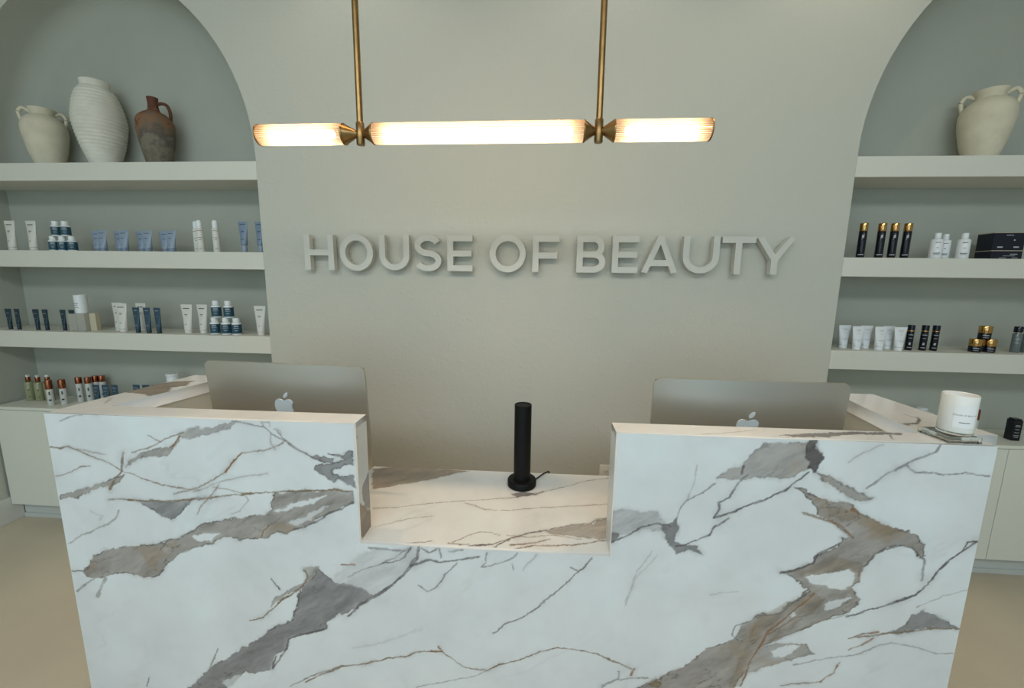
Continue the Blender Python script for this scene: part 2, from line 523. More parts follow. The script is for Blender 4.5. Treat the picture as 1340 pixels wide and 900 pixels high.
# veins of the stone in millimetres: (tone, edge softness or width, strength, points) for front, worktop, ledges, reveal
MARBLE = {
 'F': ([
  ('m',10,0.75,[(-1119,1101),(-1090,1123),(-1052,1129),(-1009,1134),(-944,1157),(-929,1155),(-968,1132),(-1011,1117),(-1055,1103),(-1109,1092)]),
  ('m',5,0.9,[(-1319,990),(-1291,1019),(-1244,1040),(-1199,1055),(-1149,1070),(-1120,1090),(-1145,1062),(-1170,1034),(-1198,1025),(-1230,1030),(-1269,1019),(-1299,996)]),
  ('m',4,0.9,[(-1563,878),(-1497,898),(-1427,919),(-1374,940),(-1329,968),(-1347,937),(-1372,916),(-1382,904),(-1387,924),(-1441,901),(-1496,876),(-1519,872),(-1562,867)]),
  ('g',4,0.95,[(-1294,877),(-1245,877),(-1189,877),(-1134,884),(-1056,897),(-1091,882),(-1137,860),(-1156,836),(-1186,814),(-1213,819),(-1238,843),(-1269,859)]),
  ('m',5,1,[(-1507,630),(-1472,668),(-1435,688),(-1382,697),(-1323,714),(-1242,726),(-1173,747),(-1119,775),(-1089,800),(-1022,815),(-955,829),(-868,845),(-839,869),(-843,891),(-824,921),(-755,933),(-671,939),(-629,946),(-573,942),(-575,904),(-633,874),(-688,843),(-732,813),(-775,805),(-798,787),(-830,788),(-875,766),(-919,758),(-963,749),(-994,765),(-1040,745),(-1109,718),(-1167,697),(-1218,653),(-1258,603),(-1305,596),(-1338,606),(-1371,614),(-1418,605),(-1455,591),(-1497,584),(-1524,598)]),
  ('w',5,0.95,[(-1116,758),(-1070,772),(-1027,769),(-1056,752),(-1096,742)]),
  ('w',5,0.85,[(-834,863),(-769,891),(-693,917),(-657,923),(-705,894),(-780,875)]),
  ('w',5,0.6,[(-784,827),(-708,859),(-653,889),(-698,848),(-763,817)]),
  ('g',5,0.9,[(-695,1051),(-681,1054),(-669,1048),(-663,1054),(-648,1047),(-629,1042),(-630,1030),(-649,1029),(-671,1036),(-686,1041)]),
  ('g',4,0.95,[(-645,1062),(-617,1062),(-599,1055),(-587,1065),(-566,1075),(-566,1031),(-589,1026),(-635,1008),(-632,993),(-591,991),(-566,996),(-567,956),(-588,967),(-606,978),(-614,986),(-630,969),(-652,984),(-674,995),(-692,1008),(-691,1020),(-672,1026),(-649,1023),(-626,1032),(-588,1040),(-603,1049),(-625,1054)]),
  ('g',4,1,[(-1234,144),(-1155,216),(-1115,258),(-1078,281),(-1028,317),(-966,359),(-905,407),(-846,449),(-805,470),(-785,520),(-770,580),(-734,630),(-709,678),(-694,656),(-668,634),(-637,613),(-605,615),(-563,600),(-521,579),(-565,547),(-610,514),(-643,503),(-689,472),(-680,448),(-714,428),(-770,417),(-816,395),(-831,357),(-872,329),(-888,277),(-929,261),(-987,256),(-1039,206),(-1079,157)]),
  ('w',5,0.6,[(-1073,210),(-1012,238),(-941,260),(-895,263),(-904,224),(-970,193),(-1052,186)]),
  ('m',4,0.85,[(-753,664),(-720,677),(-698,673),(-723,631),(-746,606),(-781,580),(-827,553),(-874,514),(-860,545),(-803,578),(-762,610),(-744,641)]),
  ('l',14,0.55,[(-648,641),(-584,710),(-514,747),(-370,757),(-379,713),(-414,674),(-485,604),(-529,587),(-589,607),(-641,613)]),
  ('m',8,0.8,[(641,1149),(771,1152),(790,1132),(806,1110),(794,1067),(772,1076),(733,1046),(691,1039),(630,1046),(588,1034),(527,1032),(551,1057),(593,1077),(607,1106),(630,1130)]),
  ('D',4,0.9,[(766,1157),(789,1158),(780,1132),(808,1110),(799,1081),(787,1057),(774,1078),(766,1073),(773,1096),(758,1105),(760,1131)]),
  ('m',6,0.9,[(791,1062),(826,1050),(871,1033),(916,1011),(965,992),(928,980),(893,991),(856,1018),(820,1035)]),
  ('m',4,1,[(737,1017),(790,996),(844,979),(904,973),(916,949),(952,932),(1006,910),(1059,898),(1085,890),(1117,853),(1129,804),(1115,813),(1093,842),(1066,850),(1026,838),(990,816),(973,785),(950,763),(964,724),(941,702),(968,670),(944,619),(885,594),(826,557),(792,539),(741,508),(690,471),(676,426),(660,391),(623,286),(286,256),(379,334),(425,361),(462,386),(498,412),(541,460),(595,491),(621,510),(644,555),(686,596),(739,605),(779,649),(819,689),(790,713),(770,732),(733,740),(767,752),(818,776),(831,807),(880,830),(894,860),(918,871),(870,908),(815,934),(793,972),(756,999)]),
  ('b',14,0.45,[(686,590),(829,684),(868,655),(789,565),(724,496),(676,426),(657,334),(619,331),(646,446)]),
  ('b',16,0.45,[(767,752),(867,799),(956,784),(953,743),(874,749),(806,724)]),
  ('b',14,0.5,[(829,964),(916,949),(971,923),(1060,894),(1028,877),(930,911),(849,936)]),
  ('w',4,0.95,[(805,734),(839,741),(882,754),(924,764),(944,748),(940,712),(907,697),(861,712),(826,710)]),
  ('m',5,0.85,[(690,466),(742,497),(833,499),(869,469),(820,454),(768,433),(715,407),(670,392)]),
  ('w',5,0.9,[(736,469),(779,494),(816,494),(800,469),(766,450),(742,453)]),
  ('w',4,0.8,[(869,645),(920,664),(945,671),(906,637),(872,624)]),
  ('w',4,0.8,[(771,601),(784,610),(790,602),(780,595)]),
  ('g',4,0.95,[(1067,559),(1107,588),(1119,626),(1150,643),(1187,630),(1226,607),(1263,589),(1195,584),(1144,575),(1103,558)]),
  ('l',9,0.95,[(221,914),(268,924),(314,909),(359,919),(370,892),(390,863),(354,856),(317,859),(273,841),(226,825)]),
  ('D',6,0.8,[(376,872),(414,904),(419,864),(410,833),(430,814),(484,812),(495,789),(458,800),(422,788),(393,822)]),
  ('D',5,0.8,[(225,838),(250,835),(237,811),(226,808)]),
  ('b',3,0.9,[(380,317),(393,341),(413,331),(405,313)])],
 [
  ('b',3,0.9,[(-1567,1049),(-1529,1044),(-1500,1052),(-1453,1032),(-1401,1012),(-1365,996),(-1328,973),(-1267,956),(-1204,937),(-1140,924),(-1075,924)]),
  ('b',2,0.7,[(-1500,1048),(-1441,1040),(-1377,1028)]),
  ('b',3,0.8,[(-1563,946),(-1509,963),(-1472,983),(-1438,988)]),
  ('b',5,0.9,[(-1318,1039),(-1325,1006),(-1332,973),(-1356,950),(-1382,909)]),
  ('b',3,0.8,[(-1288,1040),(-1231,1056),(-1185,1082),(-1140,1102),(-1106,1114)]),
  ('b',2,0.8,[(-1226,1099),(-1185,1082)]),
  ('o',5,0.9,[(-1119,1101),(-1138,1073),(-1155,1062)]),
  ('d',3,0.7,[(-944,1157),(-893,1149),(-843,1140),(-823,1122),(-779,1098),(-745,1073),(-695,1048),(-665,1036)]),
  ('b',3,0.8,[(-779,1098),(-806,1081),(-849,1063),(-891,1058),(-925,1053),(-958,1016),(-982,988),(-1028,959),(-1074,935),(-1130,913),(-1164,905)]),
  ('o',6,0.9,[(-925,1053),(-953,1022),(-980,986)]),
  ('b',4,1,[(-1389,874),(-1355,877),(-1300,876),(-1189,877),(-1079,890),(-969,910),(-861,922),(-755,933),(-629,945),(-573,940)]),
  ('m',2,0.7,[(-845,985),(-909,978),(-963,967),(-1019,948),(-1053,930),(-1097,917)]),
  ('b',2,0.7,[(-1025,934),(-993,933),(-946,922),(-915,915)]),
  ('o',2,0.7,[(-1008,943),(-1033,909),(-1064,880),(-1095,839)]),
  ('m',2,0.6,[(-926,914),(-917,893),(-953,852),(-975,845)]),
  ('m',3,0.7,[(-823,1122),(-824,1091),(-812,1070)]),
  ('m',3,0.6,[(-843,1140),(-851,1157),(-826,1155),(-824,1143)]),
  ('m',4,0.8,[(-1558,708),(-1513,736),(-1451,763),(-1402,789),(-1377,808),(-1361,837)]),
  ('d',4,0.8,[(-1564,605),(-1522,608),(-1496,624)]),
  ('g',7,0.8,[(-1557,527),(-1518,562),(-1486,583)]),
  ('m',12,0.7,[(-1484,515),(-1468,547),(-1444,585)]),
  ('d',4,0.9,[(-865,622),(-850,599),(-838,582)]),
  ('b',4,1,[(-952,457),(-900,475),(-869,508),(-827,547),(-781,580),(-746,611),(-735,636),(-753,658)]),
  ('d',3,0.8,[(-830,211),(-771,248),(-689,286),(-643,306),(-576,317),(-531,330)]),
  ('d',4,0.8,[(-1357,167),(-1341,201)]),
  ('d',3,0.7,[(-1116,245),(-1093,299),(-1077,338)]),
  ('g',3,0.7,[(-1513,1134),(-1477,1151),(-1421,1164),(-1389,1160)]),
  ('D',4,0.9,[(-872,329),(-888,277),(-831,357),(-822,395),(-781,417),(-691,442)]),
  ('D',5,0.8,[(-575,904),(-612,880),(-655,861),(-688,838),(-732,813),(-770,802)]),
  ('o',4,0.8,[(-885,765),(-873,789),(-855,812)]),
  ('d',3,0.7,[(-1231,729),(-1173,747),(-1119,775),(-1089,800),(-1022,815)]),
  ('m',2,0.4,[(-1463,832),(-1421,811),(-1434,799)]),
  ('D',3,0.8,[(-805,470),(-785,520),(-767,581)]),
  ('d',3,0.8,[(-801,1129),(-777,1100),(-744,1078),(-719,1061),(-693,1045)]),
  ('m',3,0.6,[(-808,1133),(-793,1132),(-786,1118)]),
  ('b',3,1,[(-773,234),(-716,265),(-645,302),(-558,321),(-486,348),(-423,360),(-379,383),(-335,389),(-300,386),(-265,362),(-231,338),(-187,331),(-148,330),(-109,355),(-41,380),(26,417),(76,431),(143,430),(202,418),(261,394),(320,372)]),
  ('g',2,0.8,[(-148,330),(-196,303),(-266,282),(-355,257),(-391,244)]),
  ('o',4,0.9,[(-335,393),(-300,386),(-313,408)]),
  ('o',7,0.9,[(322,374),(312,348)]),
  ('g',3,0.8,[(275,359),(273,331),(240,309),(224,295)]),
  ('d',3,0.8,[(171,756),(148,722),(125,703),(94,660),(46,615),(-2,565),(-35,537),(-94,505),(-131,470)]),
  ('d',4,0.7,[(108,720),(133,708)]),
  ('g',5,0.8,[(-531,750),(-480,748),(-412,748)]),
  ('g',3,0.7,[(-605,643),(-551,675),(-490,697),(-447,723),(-403,757)]),
  ('D',9,0.9,[(-370,763),(-375,722),(-397,694),(-423,664),(-459,624),(-503,588),(-557,551),(-612,499)]),
  ('D',5,0.8,[(-397,694),(-345,715),(-278,717),(-228,727),(-178,739)]),
  ('d',4,0.8,[(-303,759),(-295,732)]),
  ('g',3,0.9,[(-249,712),(-287,672),(-313,624),(-343,608),(-373,630)]),
  ('g',4,0.8,[(-154,754),(-158,722),(-170,703),(-112,722),(-71,745),(-59,759)]),
  ('g',4,0.7,[(-274,754),(-228,760)]),
  ('d',3,0.7,[(-75,722),(-71,700)]),
  ('m',2,0.6,[(2,758),(-38,702)]),
  ('o',4,0.8,[(-624,684),(-581,689)]),
  ('D',4,0.8,[(-490,697),(-456,704),(-417,725),(-395,760)]),
  ('D',4,0.7,[(-361,762),(-337,743),(-311,758)]),
  ('l',5,0.5,[(367,775),(309,700),(282,617)]),
  ('l',8,0.4,[(-600,381),(-492,409),(-368,468)]),
  ('D',5,0.9,[(230,813),(273,836),(317,869),(361,883),(398,873)]),
  ('D',5,0.9,[(421,808),(465,826),(517,854),(528,880),(565,907)]),
  ('g',3,0.8,[(415,894),(425,934),(441,960),(487,986),(516,1017)]),
  ('m',3,0.5,[(441,960),(458,1024),(463,1072)]),
  ('D',5,0.9,[(525,910),(572,927),(614,953),(664,975),(721,1007),(743,1032),(774,1062)]),
  ('D',5,0.8,[(525,910),(536,940),(530,959),(559,975),(581,1020),(604,1045)]),
  ('d',5,0.8,[(587,1049),(591,1077)]),
  ('D',5,0.9,[(733,740),(768,747),(818,776),(831,807),(887,845)]),
  ('g',4,0.85,[(939,1022),(983,1066),(1028,1098),(1073,1121),(1107,1140),(1115,1161)]),
  ('D',6,0.7,[(1010,1081),(1036,1101)]),
  ('g',3,0.9,[(1032,1098),(1064,1077),(1130,1073),(1195,1077),(1260,1074)]),
  ('D',5,0.95,[(1260,871),(1236,845),(1199,813),(1172,772),(1153,736),(1125,693),(1093,676),(1037,646),(979,621),(937,606)]),
  ('d',4,0.9,[(1260,871),(1240,868),(1228,840)]),
  ('g',5,0.9,[(1129,804),(1133,754),(1131,739)]),
  ('m',2,0.6,[(1262,717),(1202,693),(1132,652)]),
  ('b',4,0.9,[(1264,587),(1195,584),(1110,567),(1059,558),(1007,544),(955,533)]),
  ('g',2,0.7,[(805,425),(911,461),(990,478),(1030,508),(1081,528),(1153,517),(1209,500),(1261,501)]),
  ('o',4,0.9,[(940,447),(927,407),(894,374)]),
  ('b',3,0.8,[(894,374),(832,360),(777,350)]),
  ('o',3,0.8,[(961,492),(994,511),(1026,540)]),
  ('o',3,0.8,[(955,533),(998,551),(1040,562)]),
  ('o',5,0.9,[(834,674),(800,630),(760,585),(719,539),(698,483),(676,426),(656,336)]),
  ('b',3,0.8,[(867,661),(838,611),(787,587),(720,528)]),
  ('b',5,0.9,[(773,940),(816,925),(871,903),(923,867)]),
  ('o',5,0.9,[(907,953),(943,936)]),
  ('l',3,0.7,[(349,789),(308,714),(281,600)]),
  ('g',3,0.8,[(224,304),(262,324),(320,338),(369,345)]),
  ('D',3,0.8,[(631,500),(611,520),(621,553),(661,572)]),
  ('D',4,0.7,[(1066,850),(1026,838),(990,816),(973,785),(951,758)]),
  ('D',3,0.7,[(686,590),(748,605),(820,683)]),
  ('o',3,0.7,[(848,917),(889,899),(913,876)]),
  ('m',3,0.5,[(879,1099),(916,1128),(962,1153)]),
  ('m',3,0.4,[(534,654),(615,670)]),
  ('b',3,0.6,[(723,507),(792,539),(885,594),(944,614)]),
  ('o',4,0.6,[(959,764),(953,743)])]),
 'W': ([
  ('b',8,0.8,[(-720,501),(-620,530),(-481,528),(-297,519),(-378,474),(-453,422),(-565,370),(-629,339),(-652,334)]),
  ('m',5,0.85,[(33,111),(82,132),(132,154),(196,165),(214,191),(259,198),(240,84),(179,84),(114,95),(60,96)]),
  ('D',5,0.8,[(-93,335),(-58,356),(-2,356),(30,372),(-10,342),(-49,326),(-72,312)])],
 [
  ('d',2,0.75,[(-595,195),(-475,221),(-405,245),(-317,267),(-181,293),(-88,315),(-26,343),(55,382),(140,430),(212,476),(319,507)]),
  ('b',2,0.8,[(-269,261),(-228,246),(-187,222),(-98,225),(14,252),(127,271),(204,285),(279,300)]),
  ('b',2,0.6,[(-543,84),(-498,114),(-450,142),(-362,168)]),
  ('d',6,0.95,[(-212,12),(-136,28),(-87,63),(-34,89),(33,117)]),
  ('d',8,0.95,[(-134,8),(-111,35),(-87,60)]),
  ('b',2,0.8,[(-267,27),(-222,68),(-184,88),(-150,90),(-121,76)]),
  ('d',3,0.8,[(-477,0),(-408,11),(-333,25)]),
  ('b',3,0.7,[(-95,78),(-21,74),(46,90),(145,76)]),
  ('b',3,0.9,[(-279,21),(-214,21)]),
  ('b',5,0.9,[(-84,27),(-20,42),(46,68)]),
  ('b',5,0.9,[(-70,8),(-7,33),(109,42),(231,78)]),
  ('d',2,0.8,[(47,121),(125,156),(190,168),(214,195),(259,203)])]),
 'L': ([
  ('b',7,0.9,[(-1571,245),(-1567,295),(-1566,379),(-1541,416),(-1494,433),(-1458,358),(-1488,324),(-1429,270),(-1441,213),(-1504,234)]),
  ('D',4,0.85,[(1151,175),(1167,169),(1203,191),(1244,224),(1261,237),(1236,208),(1189,172),(1157,158)]),
  ('D',2,0.8,[(695,28),(768,42),(844,60),(905,73),(989,81),(1077,78),(1064,62),(977,65),(891,53),(826,33),(754,19)])],
 [
  ('b',1.5,0.7,[(429,8),(534,28),(650,65)]),
  ('b',2,0.7,[(590,9),(685,9),(760,28)]),
  ('b',3,0.7,[(1239,270),(1242,247),(1254,232)]),
  ('D',4,0.8,[(1030,59),(1012,30)]),
  ('b',4,0.8,[(-1492,116),(-1523,153),(-1531,169),(-1567,182)])]),
 'S': ([
  ('b',6,0.9,[(-5,914),(64,846),(103,808),(101,758),(6,772),(-5,777)]),
  ('D',6,0.75,[(38,906),(36,941),(74,948),(96,966),(106,938),(86,833),(53,864)])],
 [
  ('d',3,0.8,[(-6,1089),(-5,1016),(-7,921)]),
  ('b',3,0.7,[(-5,909),(39,855),(101,794)]),
  ('m',3,0.5,[(-5,1104),(14,1117),(19,1110)])]),
}

# ------------------------------------------------------------------ the marble reception desk
_rng = np.random.RandomState(11)
_lat = _rng.rand(256, 256)


def vnoise(x, y):
    xi, yi = np.floor(x).astype(int), np.floor(y).astype(int)
    fx, fy = x - xi, y - yi
    fx, fy = fx * fx * (3 - 2 * fx), fy * fy * (3 - 2 * fy)
    a = _lat[xi % 256, yi % 256]; b = _lat[(xi + 1) % 256, yi % 256]
    c = _lat[xi % 256, (yi + 1) % 256]; d = _lat[(xi + 1) % 256, (yi + 1) % 256]
    return a * (1 - fx) * (1 - fy) + b * fx * (1 - fy) + c * (1 - fx) * fy + d * fx * fy


def fbm(x, y, o=4):
    s, a, t = 0, 1, 0
    for k in range(o):
        s = s + a * vnoise(x * 2 ** k + 17 * k, y * 2 ** k + 5 * k)
        t += a
        a *= .5
    return s / t - .5


VCOL = {'w': (.715, .735, .745), 'g': (.235, .232, .238), 'm': (.315, .292, .272), 'b': (.215, .158, .10), 'o': (.24, .115, .045),
        'D': (.105, .098, .102), 'd': (.11, .085, .078), 'l': (.47, .47, .475)}


def sstep(a, b, x):
    t = np.clip((x - a) / (b - a), 0, 1)
    return t * t * (3 - 2 * t)


def marble_colors(X, Y, data):
    """X, Y in millimetres; data = (patches, veins) drawn on this face of the slab."""
    n = X.size
    cl = fbm(X / 160, Y / 160)
    col = np.array(VCOL['w'])[None, :] * (1 + .17 * cl[:, None] - .025 + .10 * np.minimum(0, fbm(X / 48 + 21, Y / 48 + 8))[:, None])
    col[:, 0] *= 1 - .03 * sstep(0, .3, cl)
    wx = X + 15 * fbm(X / 40, Y / 40 + 9) + 14 * fbm(X / 17 + 5, Y / 17) + 6 * fbm(X / 7 + 3, Y / 7)
    wy = Y + 15 * fbm(X / 40 + 40, Y / 40) + 14 * fbm(X / 17 + 60, Y / 17) + 6 * fbm(X / 7 + 13, Y / 7)
    th = math.radians(32)
    su, sv = X * math.cos(th) + Y * math.sin(th), -X * math.sin(th) + Y * math.cos(th)
    streak = fbm(su / 90 + 1.2 * fbm(X / 60, Y / 60), sv / 24 + 1.4 * fbm(X / 70 + 5, Y / 70))
    fine = fbm(su / 22, sv / 6)
    # faint feathery secondary veining all over the stone
    if len(data[0]):
        rid = 1 - np.abs(fbm(su / 300 + 3 + .5 * cl, sv / 110 + 11 + .5 * cl)) * 26
        fe = np.clip(rid, 0, 1) * sstep(-.02, .25, fbm(X / 210 + 77, Y / 210 + 5)) * .22
        col = col * (1 - fe[:, None]) + np.array(VCOL['l'])[None, :] * fe[:, None]
    for c, soft, al, poly in data[0]:
        P = np.array(poly, float)
        pad = 45
        sel = np.where((wx > P[:, 0].min() - pad) & (wx < P[:, 0].max() + pad) & (wy > P[:, 1].min() - pad) & (wy < P[:, 1].max() + pad))[0]
        if not len(sel): continue
        x, y = wx[sel], wy[sel]
        d = np.full(len(sel), 1e9)
        ins = np.zeros(len(sel), bool)
        for i in range(len(P)):
            x0, y0 = P[i - 1]
            x1, y1 = P[i]
            dx, dy = x1 - x0, y1 - y0
            L = dx * dx + dy * dy + 1e-9
            t = np.clip(((x - x0) * dx + (y - y0) * dy) / L, 0, 1)
            d = np.minimum(d, np.hypot(x - x0 - t * dx, y - y0 - t * dy))
            if y0 != y1:
                ins ^= ((y0 > y) != (y1 > y)) & (x < (x1 - x0) * (y - y0) / (y1 - y0) + x0)
        sd = np.where(ins, d, -d)
        sd = sd + 1.6
        m = np.maximum(sstep(-soft * .45, soft * .45, sd), .30 * sstep(-14, 2, sd) * sstep(-.1, .2, fbm(X[sel] / 50 + 70, Y[sel] / 50))) * al
        base = np.array(VCOL[c])[None, :] * (1 + (.75 * streak[sel] + .28 * fine[sel])[:, None] * (0.25 if c == 'w' else 1.))
        if c in 'gmbD':
            br = sstep(.05, .3, fbm(X[sel] / 75 + 31, Y[sel] / 60))[:, None] * (.55 if c in 'mb' else .12)
            base = base * (1 - br) + br * np.array((.25, .185, .12))[None, :] * 1.2
            edge = np.exp(-((sd - 1.5) / 2.2) ** 2) * sstep(-.14, .12, fbm(X[sel] / 38 + 7, Y[sel] / 38))
            crack = np.exp(-(fbm(su[sel] / 120 + 9, sv[sel] / 34 + 2, 5) / .010) ** 2) * sstep(0, .2, fbm(X[sel] / 55 + 60, Y[sel] / 55) + .06)
            base = base * (1 - .75 * edge[:, None]) * (1 - .5 * crack[:, None])
        col[sel] = col[sel] * (1 - m[:, None]) + base * m[:, None]
    wx2 = X + 9 * fbm(X / 30, Y / 30 + 9) + 5 * fbm(X / 8 + 3, Y / 8)
    wy2 = Y + 9 * fbm(X / 30 + 40, Y / 30) + 5 * fbm(X / 8 + 13, Y / 8)
    for c, w, al, pts in data[1]:
        P = np.array(pts, float)
        pad = 30
        sel = np.where((wx2 > P[:, 0].min() - pad) & (wx2 < P[:, 0].max() + pad) & (wy2 > P[:, 1].min() - pad) & (wy2 < P[:, 1].max() + pad))[0]
        if not len(sel): continue
        x, y = wx2[sel], wy2[sel]
        d = np.full(len(sel), 1e9)
        for i in range(1, len(P)):
            x0, y0 = P[i - 1]
            dx, dy = P[i] - P[i - 1]
            t = np.clip(((x - x0) * dx + (y - y0) * dy) / (dx * dx + dy * dy + 1e-9), 0, 1)
            d = np.minimum(d, np.hypot(x - x0 - t * dx, y - y0 - t * dy))
        wv = w * (.65 + 2.4 * np.clip(fbm(X[sel] / 40 + 3, Y[sel] / 40) + .14, 0, 1)) * .98
        core = (1 - sstep(wv * .40, wv * .40 + 2.3, d)) * (.72 + .28 * sstep(-.15, .05, fbm(X[sel] / 22 + 90, Y[sel] / 22)))
        halo = np.exp(-(d / (wv * 2.0 + 4)) ** 2) * .45 * sstep(-.12, .2, fbm(X[sel] / 60 + 50, Y[sel] / 60))
        a1 = np.clip(core * al, 0, 1)[:, None]
        h1 = (halo * al)[:, None]
        col[sel] = col[sel] * (1 - h1) + np.array(VCOL['l'])[None, :] * h1
        col[sel] = col[sel] * (1 - a1) + np.array(VCOL[c])[None, :] * (1 + .6 * fine[sel])[:, None] * a1
    return np.clip(col, .02, .85)


def slab_mesh(name, rects, to3d, step, data, thick, parent, outline=None):
    """Marble skin: a fine grid on the seen face (colours of the stone stored per vertex) plus edges and back."""
    V, Fc = [], []
    C_ = []
    off = 0
    for (a0, a1, b0, b1) in rects:
        na, nb = max(1, int(round((a1 - a0) / step))), max(1, int(round((b1 - b0) / step)))
        A, B = np.meshgrid(np.linspace(a0, a1, na + 1), np.linspace(b0, b1, nb + 1), indexing='ij')
        A, B = A.ravel(), B.ravel()
        V.append(to3d(A, B, 0))
        C_.append(marble_colors(A * 1000, B * 1000, data))
        i, j = np.meshgrid(np.arange(na), np.arange(nb), indexing='ij')
        k = (i * (nb + 1) + j).ravel() + off
        Fc.append(np.stack([k, k + nb + 1, k + nb + 2, k + 1], 1))
        off += (na + 1) * (nb + 1)
    # edges of the slab
    if outline:
        n = len(outline)
        oa = np.array([p[0] for p in outline]); ob = np.array([p[1] for p in outline])
        V.append(to3d(oa, ob, 0)); V.append(to3d(oa, ob, thick))
        cc = marble_colors(oa * 1000, ob * 1000, ([], []))
        C_.append(cc); C_.append(cc)
        Fc.append(np.array([[off + q, off + (q + 1) % n, off + n + (q + 1) % n, off + n + q] for q in range(n)]))
    V, Fc, C_ = np.concatenate(V), np.concatenate(Fc), np.concatenate(C_)
    idx = Fc.astype(np.int32).ravel()
    tot = np.full(len(Fc), 4, dtype=np.int32)
    if outline:      # closing face at the back
        idx = np.concatenate([idx, np.arange(off + 2 * n - 1, off + n - 1, -1, dtype=np.int32)])
        tot = np.concatenate([tot, np.array([n], dtype=np.int32)])
    me = bpy.data.meshes.new(name)
    me.vertices.add(len(V)); me.vertices.foreach_set('co', V.astype(np.float32).ravel())
    me.loops.add(len(idx)); me.loops.foreach_set('vertex_index', idx)
    me.polygons.add(len(tot)); me.polygons.foreach_set('loop_start', (np.cumsum(tot) - tot).astype(np.int32))
    me.polygons.foreach_set('loop_total', tot)
    at = me.color_attributes.new('vein', 'FLOAT_COLOR', 'POINT')
    at.data.foreach_set('color', np.concatenate([C_, np.ones((len(C_), 1))], 1).astype(np.float32).ravel())
    me.update(calc_edges=True)
    me.validate()
    me.materials.append(M_marble)
    o = bpy.data.objects.new(name, me)
    COL.objects.link(o)
    o.parent = parent
    return o


YD = 1.1523
DX0, DX1, N0, N1 = -1.5672, 1.2642, -0.559, 0.2272
ZT, ZW = 1.1602, 0.7655
TL, TW = 0.0898, 0.5249          # ledge depth, worktop depth
WI0, WI1 = -1.4379, 1.1345
desk = empty('reception_desk', (0, YD, 0), 0.0118)
tag(desk, 'large white marble reception desk with grey brown veins and lowered centre counter', 'desk')
XZ = lambda A, B, t: np.stack([A, np.full_like(A, t), B], 1)
XYt = lambda z: (lambda A, B, t: np.stack([A, B, np.full_like(A, z - t)], 1))
YZx = lambda x, s: (lambda A, B, t: np.stack([np.full_like(A, x - s * t), A, B], 1))
SK = .012
slab_mesh('front_panel', [(DX0, N0, ZW, ZT), (N1, DX1, ZW, ZT), (DX0, DX1, 0.002, ZW)], XZ, .0027, MARBLE['F'], SK, desk,
          [(DX0, 0.002), (DX1, 0.002), (DX1, ZT), (N1, ZT), (N1, ZW), (N0, ZW), (N0, ZT), (DX0, ZT)])
slab_mesh('ledge_top', [(DX0, N0, SK, TL)], XYt(ZT), .003, MARBLE['L'], .02, desk, [(DX0, SK), (N0, SK), (N0, TL), (DX0, TL)])
slab_mesh('ledge_top', [(N1, DX1, SK, TL)], XYt(ZT), .003, MARBLE['L'], .02, desk, [(N1, SK), (DX1, SK), (DX1, TL), (N1, TL)])
slab_mesh('reveal_panel', [(SK, TL, ZW, ZT - .001)], YZx(N0, 1), .003, MARBLE['S'], .012, desk, [(SK, ZW), (TL, ZW), (TL, ZT - .001), (SK, ZT - .001)])
slab_mesh('reveal_panel', [(SK, TL, ZW, ZT - .001)], YZx(N1, -1), .004, ([], []), .012, desk, [(SK, ZW), (TL, ZW), (TL, ZT - .001), (SK, ZT - .001)])
slab_mesh('worktop', [(N0 - .012, N1 + .012, SK, TW), (WI0, N0 - .012, TL, TW), (N1 + .012, WI1, TL, TW)], XYt(ZW), .004, MARBLE['W'], .03, desk,
          [(WI0, TL), (N0 - .012, TL), (N0 - .012, SK), (N1 + .012, SK), (N1 + .012, TL), (WI1, TL), (WI1, TW), (WI0, TW)])
# back faces of the ledges, below the marble tops
for x0, x1 in ((DX0 + .004, N0 - .013), (N1 + .013, DX1 - .004)):
    bm = bmesh.new()
    box(bm, x0, x1, SK + .001, TL - .002, ZW - .2, ZT - .021)
    new_obj('ledge_body', bm, M_deskwhite, desk)
bm = bmesh.new()
box(bm, N0 - .01, N1 + .01, SK + .001, TW - .06, 0.01, ZW - .031)
box(bm, WI0 + .02, N0 - .01, TL + .001, TL + .02, 0.01, ZW - .031)
box(bm, N1 + .01, WI1 - .02, TL + .001, TL + .02, 0.01, ZW - .031)
new_obj('modesty_panel', bm, M_deskwhite, desk)


def wing(inner, outer, ylo, yhi, side):
    """wing along the desk's end: a marble top on a recessed white body. inner/outer: x at the front and at the far end"""
    (i0, i1), (o0, o1) = inner, outer
    def to3d(A, B, t):
        s = (B - ylo) / (yhi - ylo)
        xa, xb = i0 + (i1 - i0) * s, o0 + (o1 - o0) * s
        w = (A - i0) / (o0 - i0)
        return np.stack([xa + (xb - xa) * w, B, np.full_like(A, ZT - t)], 1)
    lo, hi = min(i0, o0), max(i0, o0)
    slab_mesh('wing_top', [(lo, hi, ylo, yhi)], to3d, .0035, MARBLE['L'], .045, desk, [(lo, ylo), (hi, ylo), (hi, yhi), (lo, yhi)])
    bm = bmesh.new()
    g = .006 if side < 0 else -.006
    bot, top = 0.005, ZT - .045
    a = [(i0 - abs(g) * (1 if side < 0 else -1), ylo), (i1 - abs(g) * (1 if side < 0 else -1), yhi - .004), (o1 + abs(g) * (1 if side < 0 else -1), yhi - .004), (o0 + abs(g) * (1 if side < 0 else -1), ylo)]
    lo_ = [bm.verts.new((x, y, bot)) for x, y in a]
    hi_ = [bm.verts.new((x, y, top)) for x, y in a]
    bm.faces.new(lo_); bm.faces.new(hi_)
    for k in range(4): bm.faces.new((lo_[k], lo_[(k + 1) % 4], hi_[(k + 1) % 4], hi_[k]))
    new_obj('wing_body', bm, M_deskwhite, desk)
wing((WI0, -1.353), (DX0, -1.522), TL, .53, -1)
wing((WI1, 1.192), (1.3575, 1.342), TL, .53, 1)

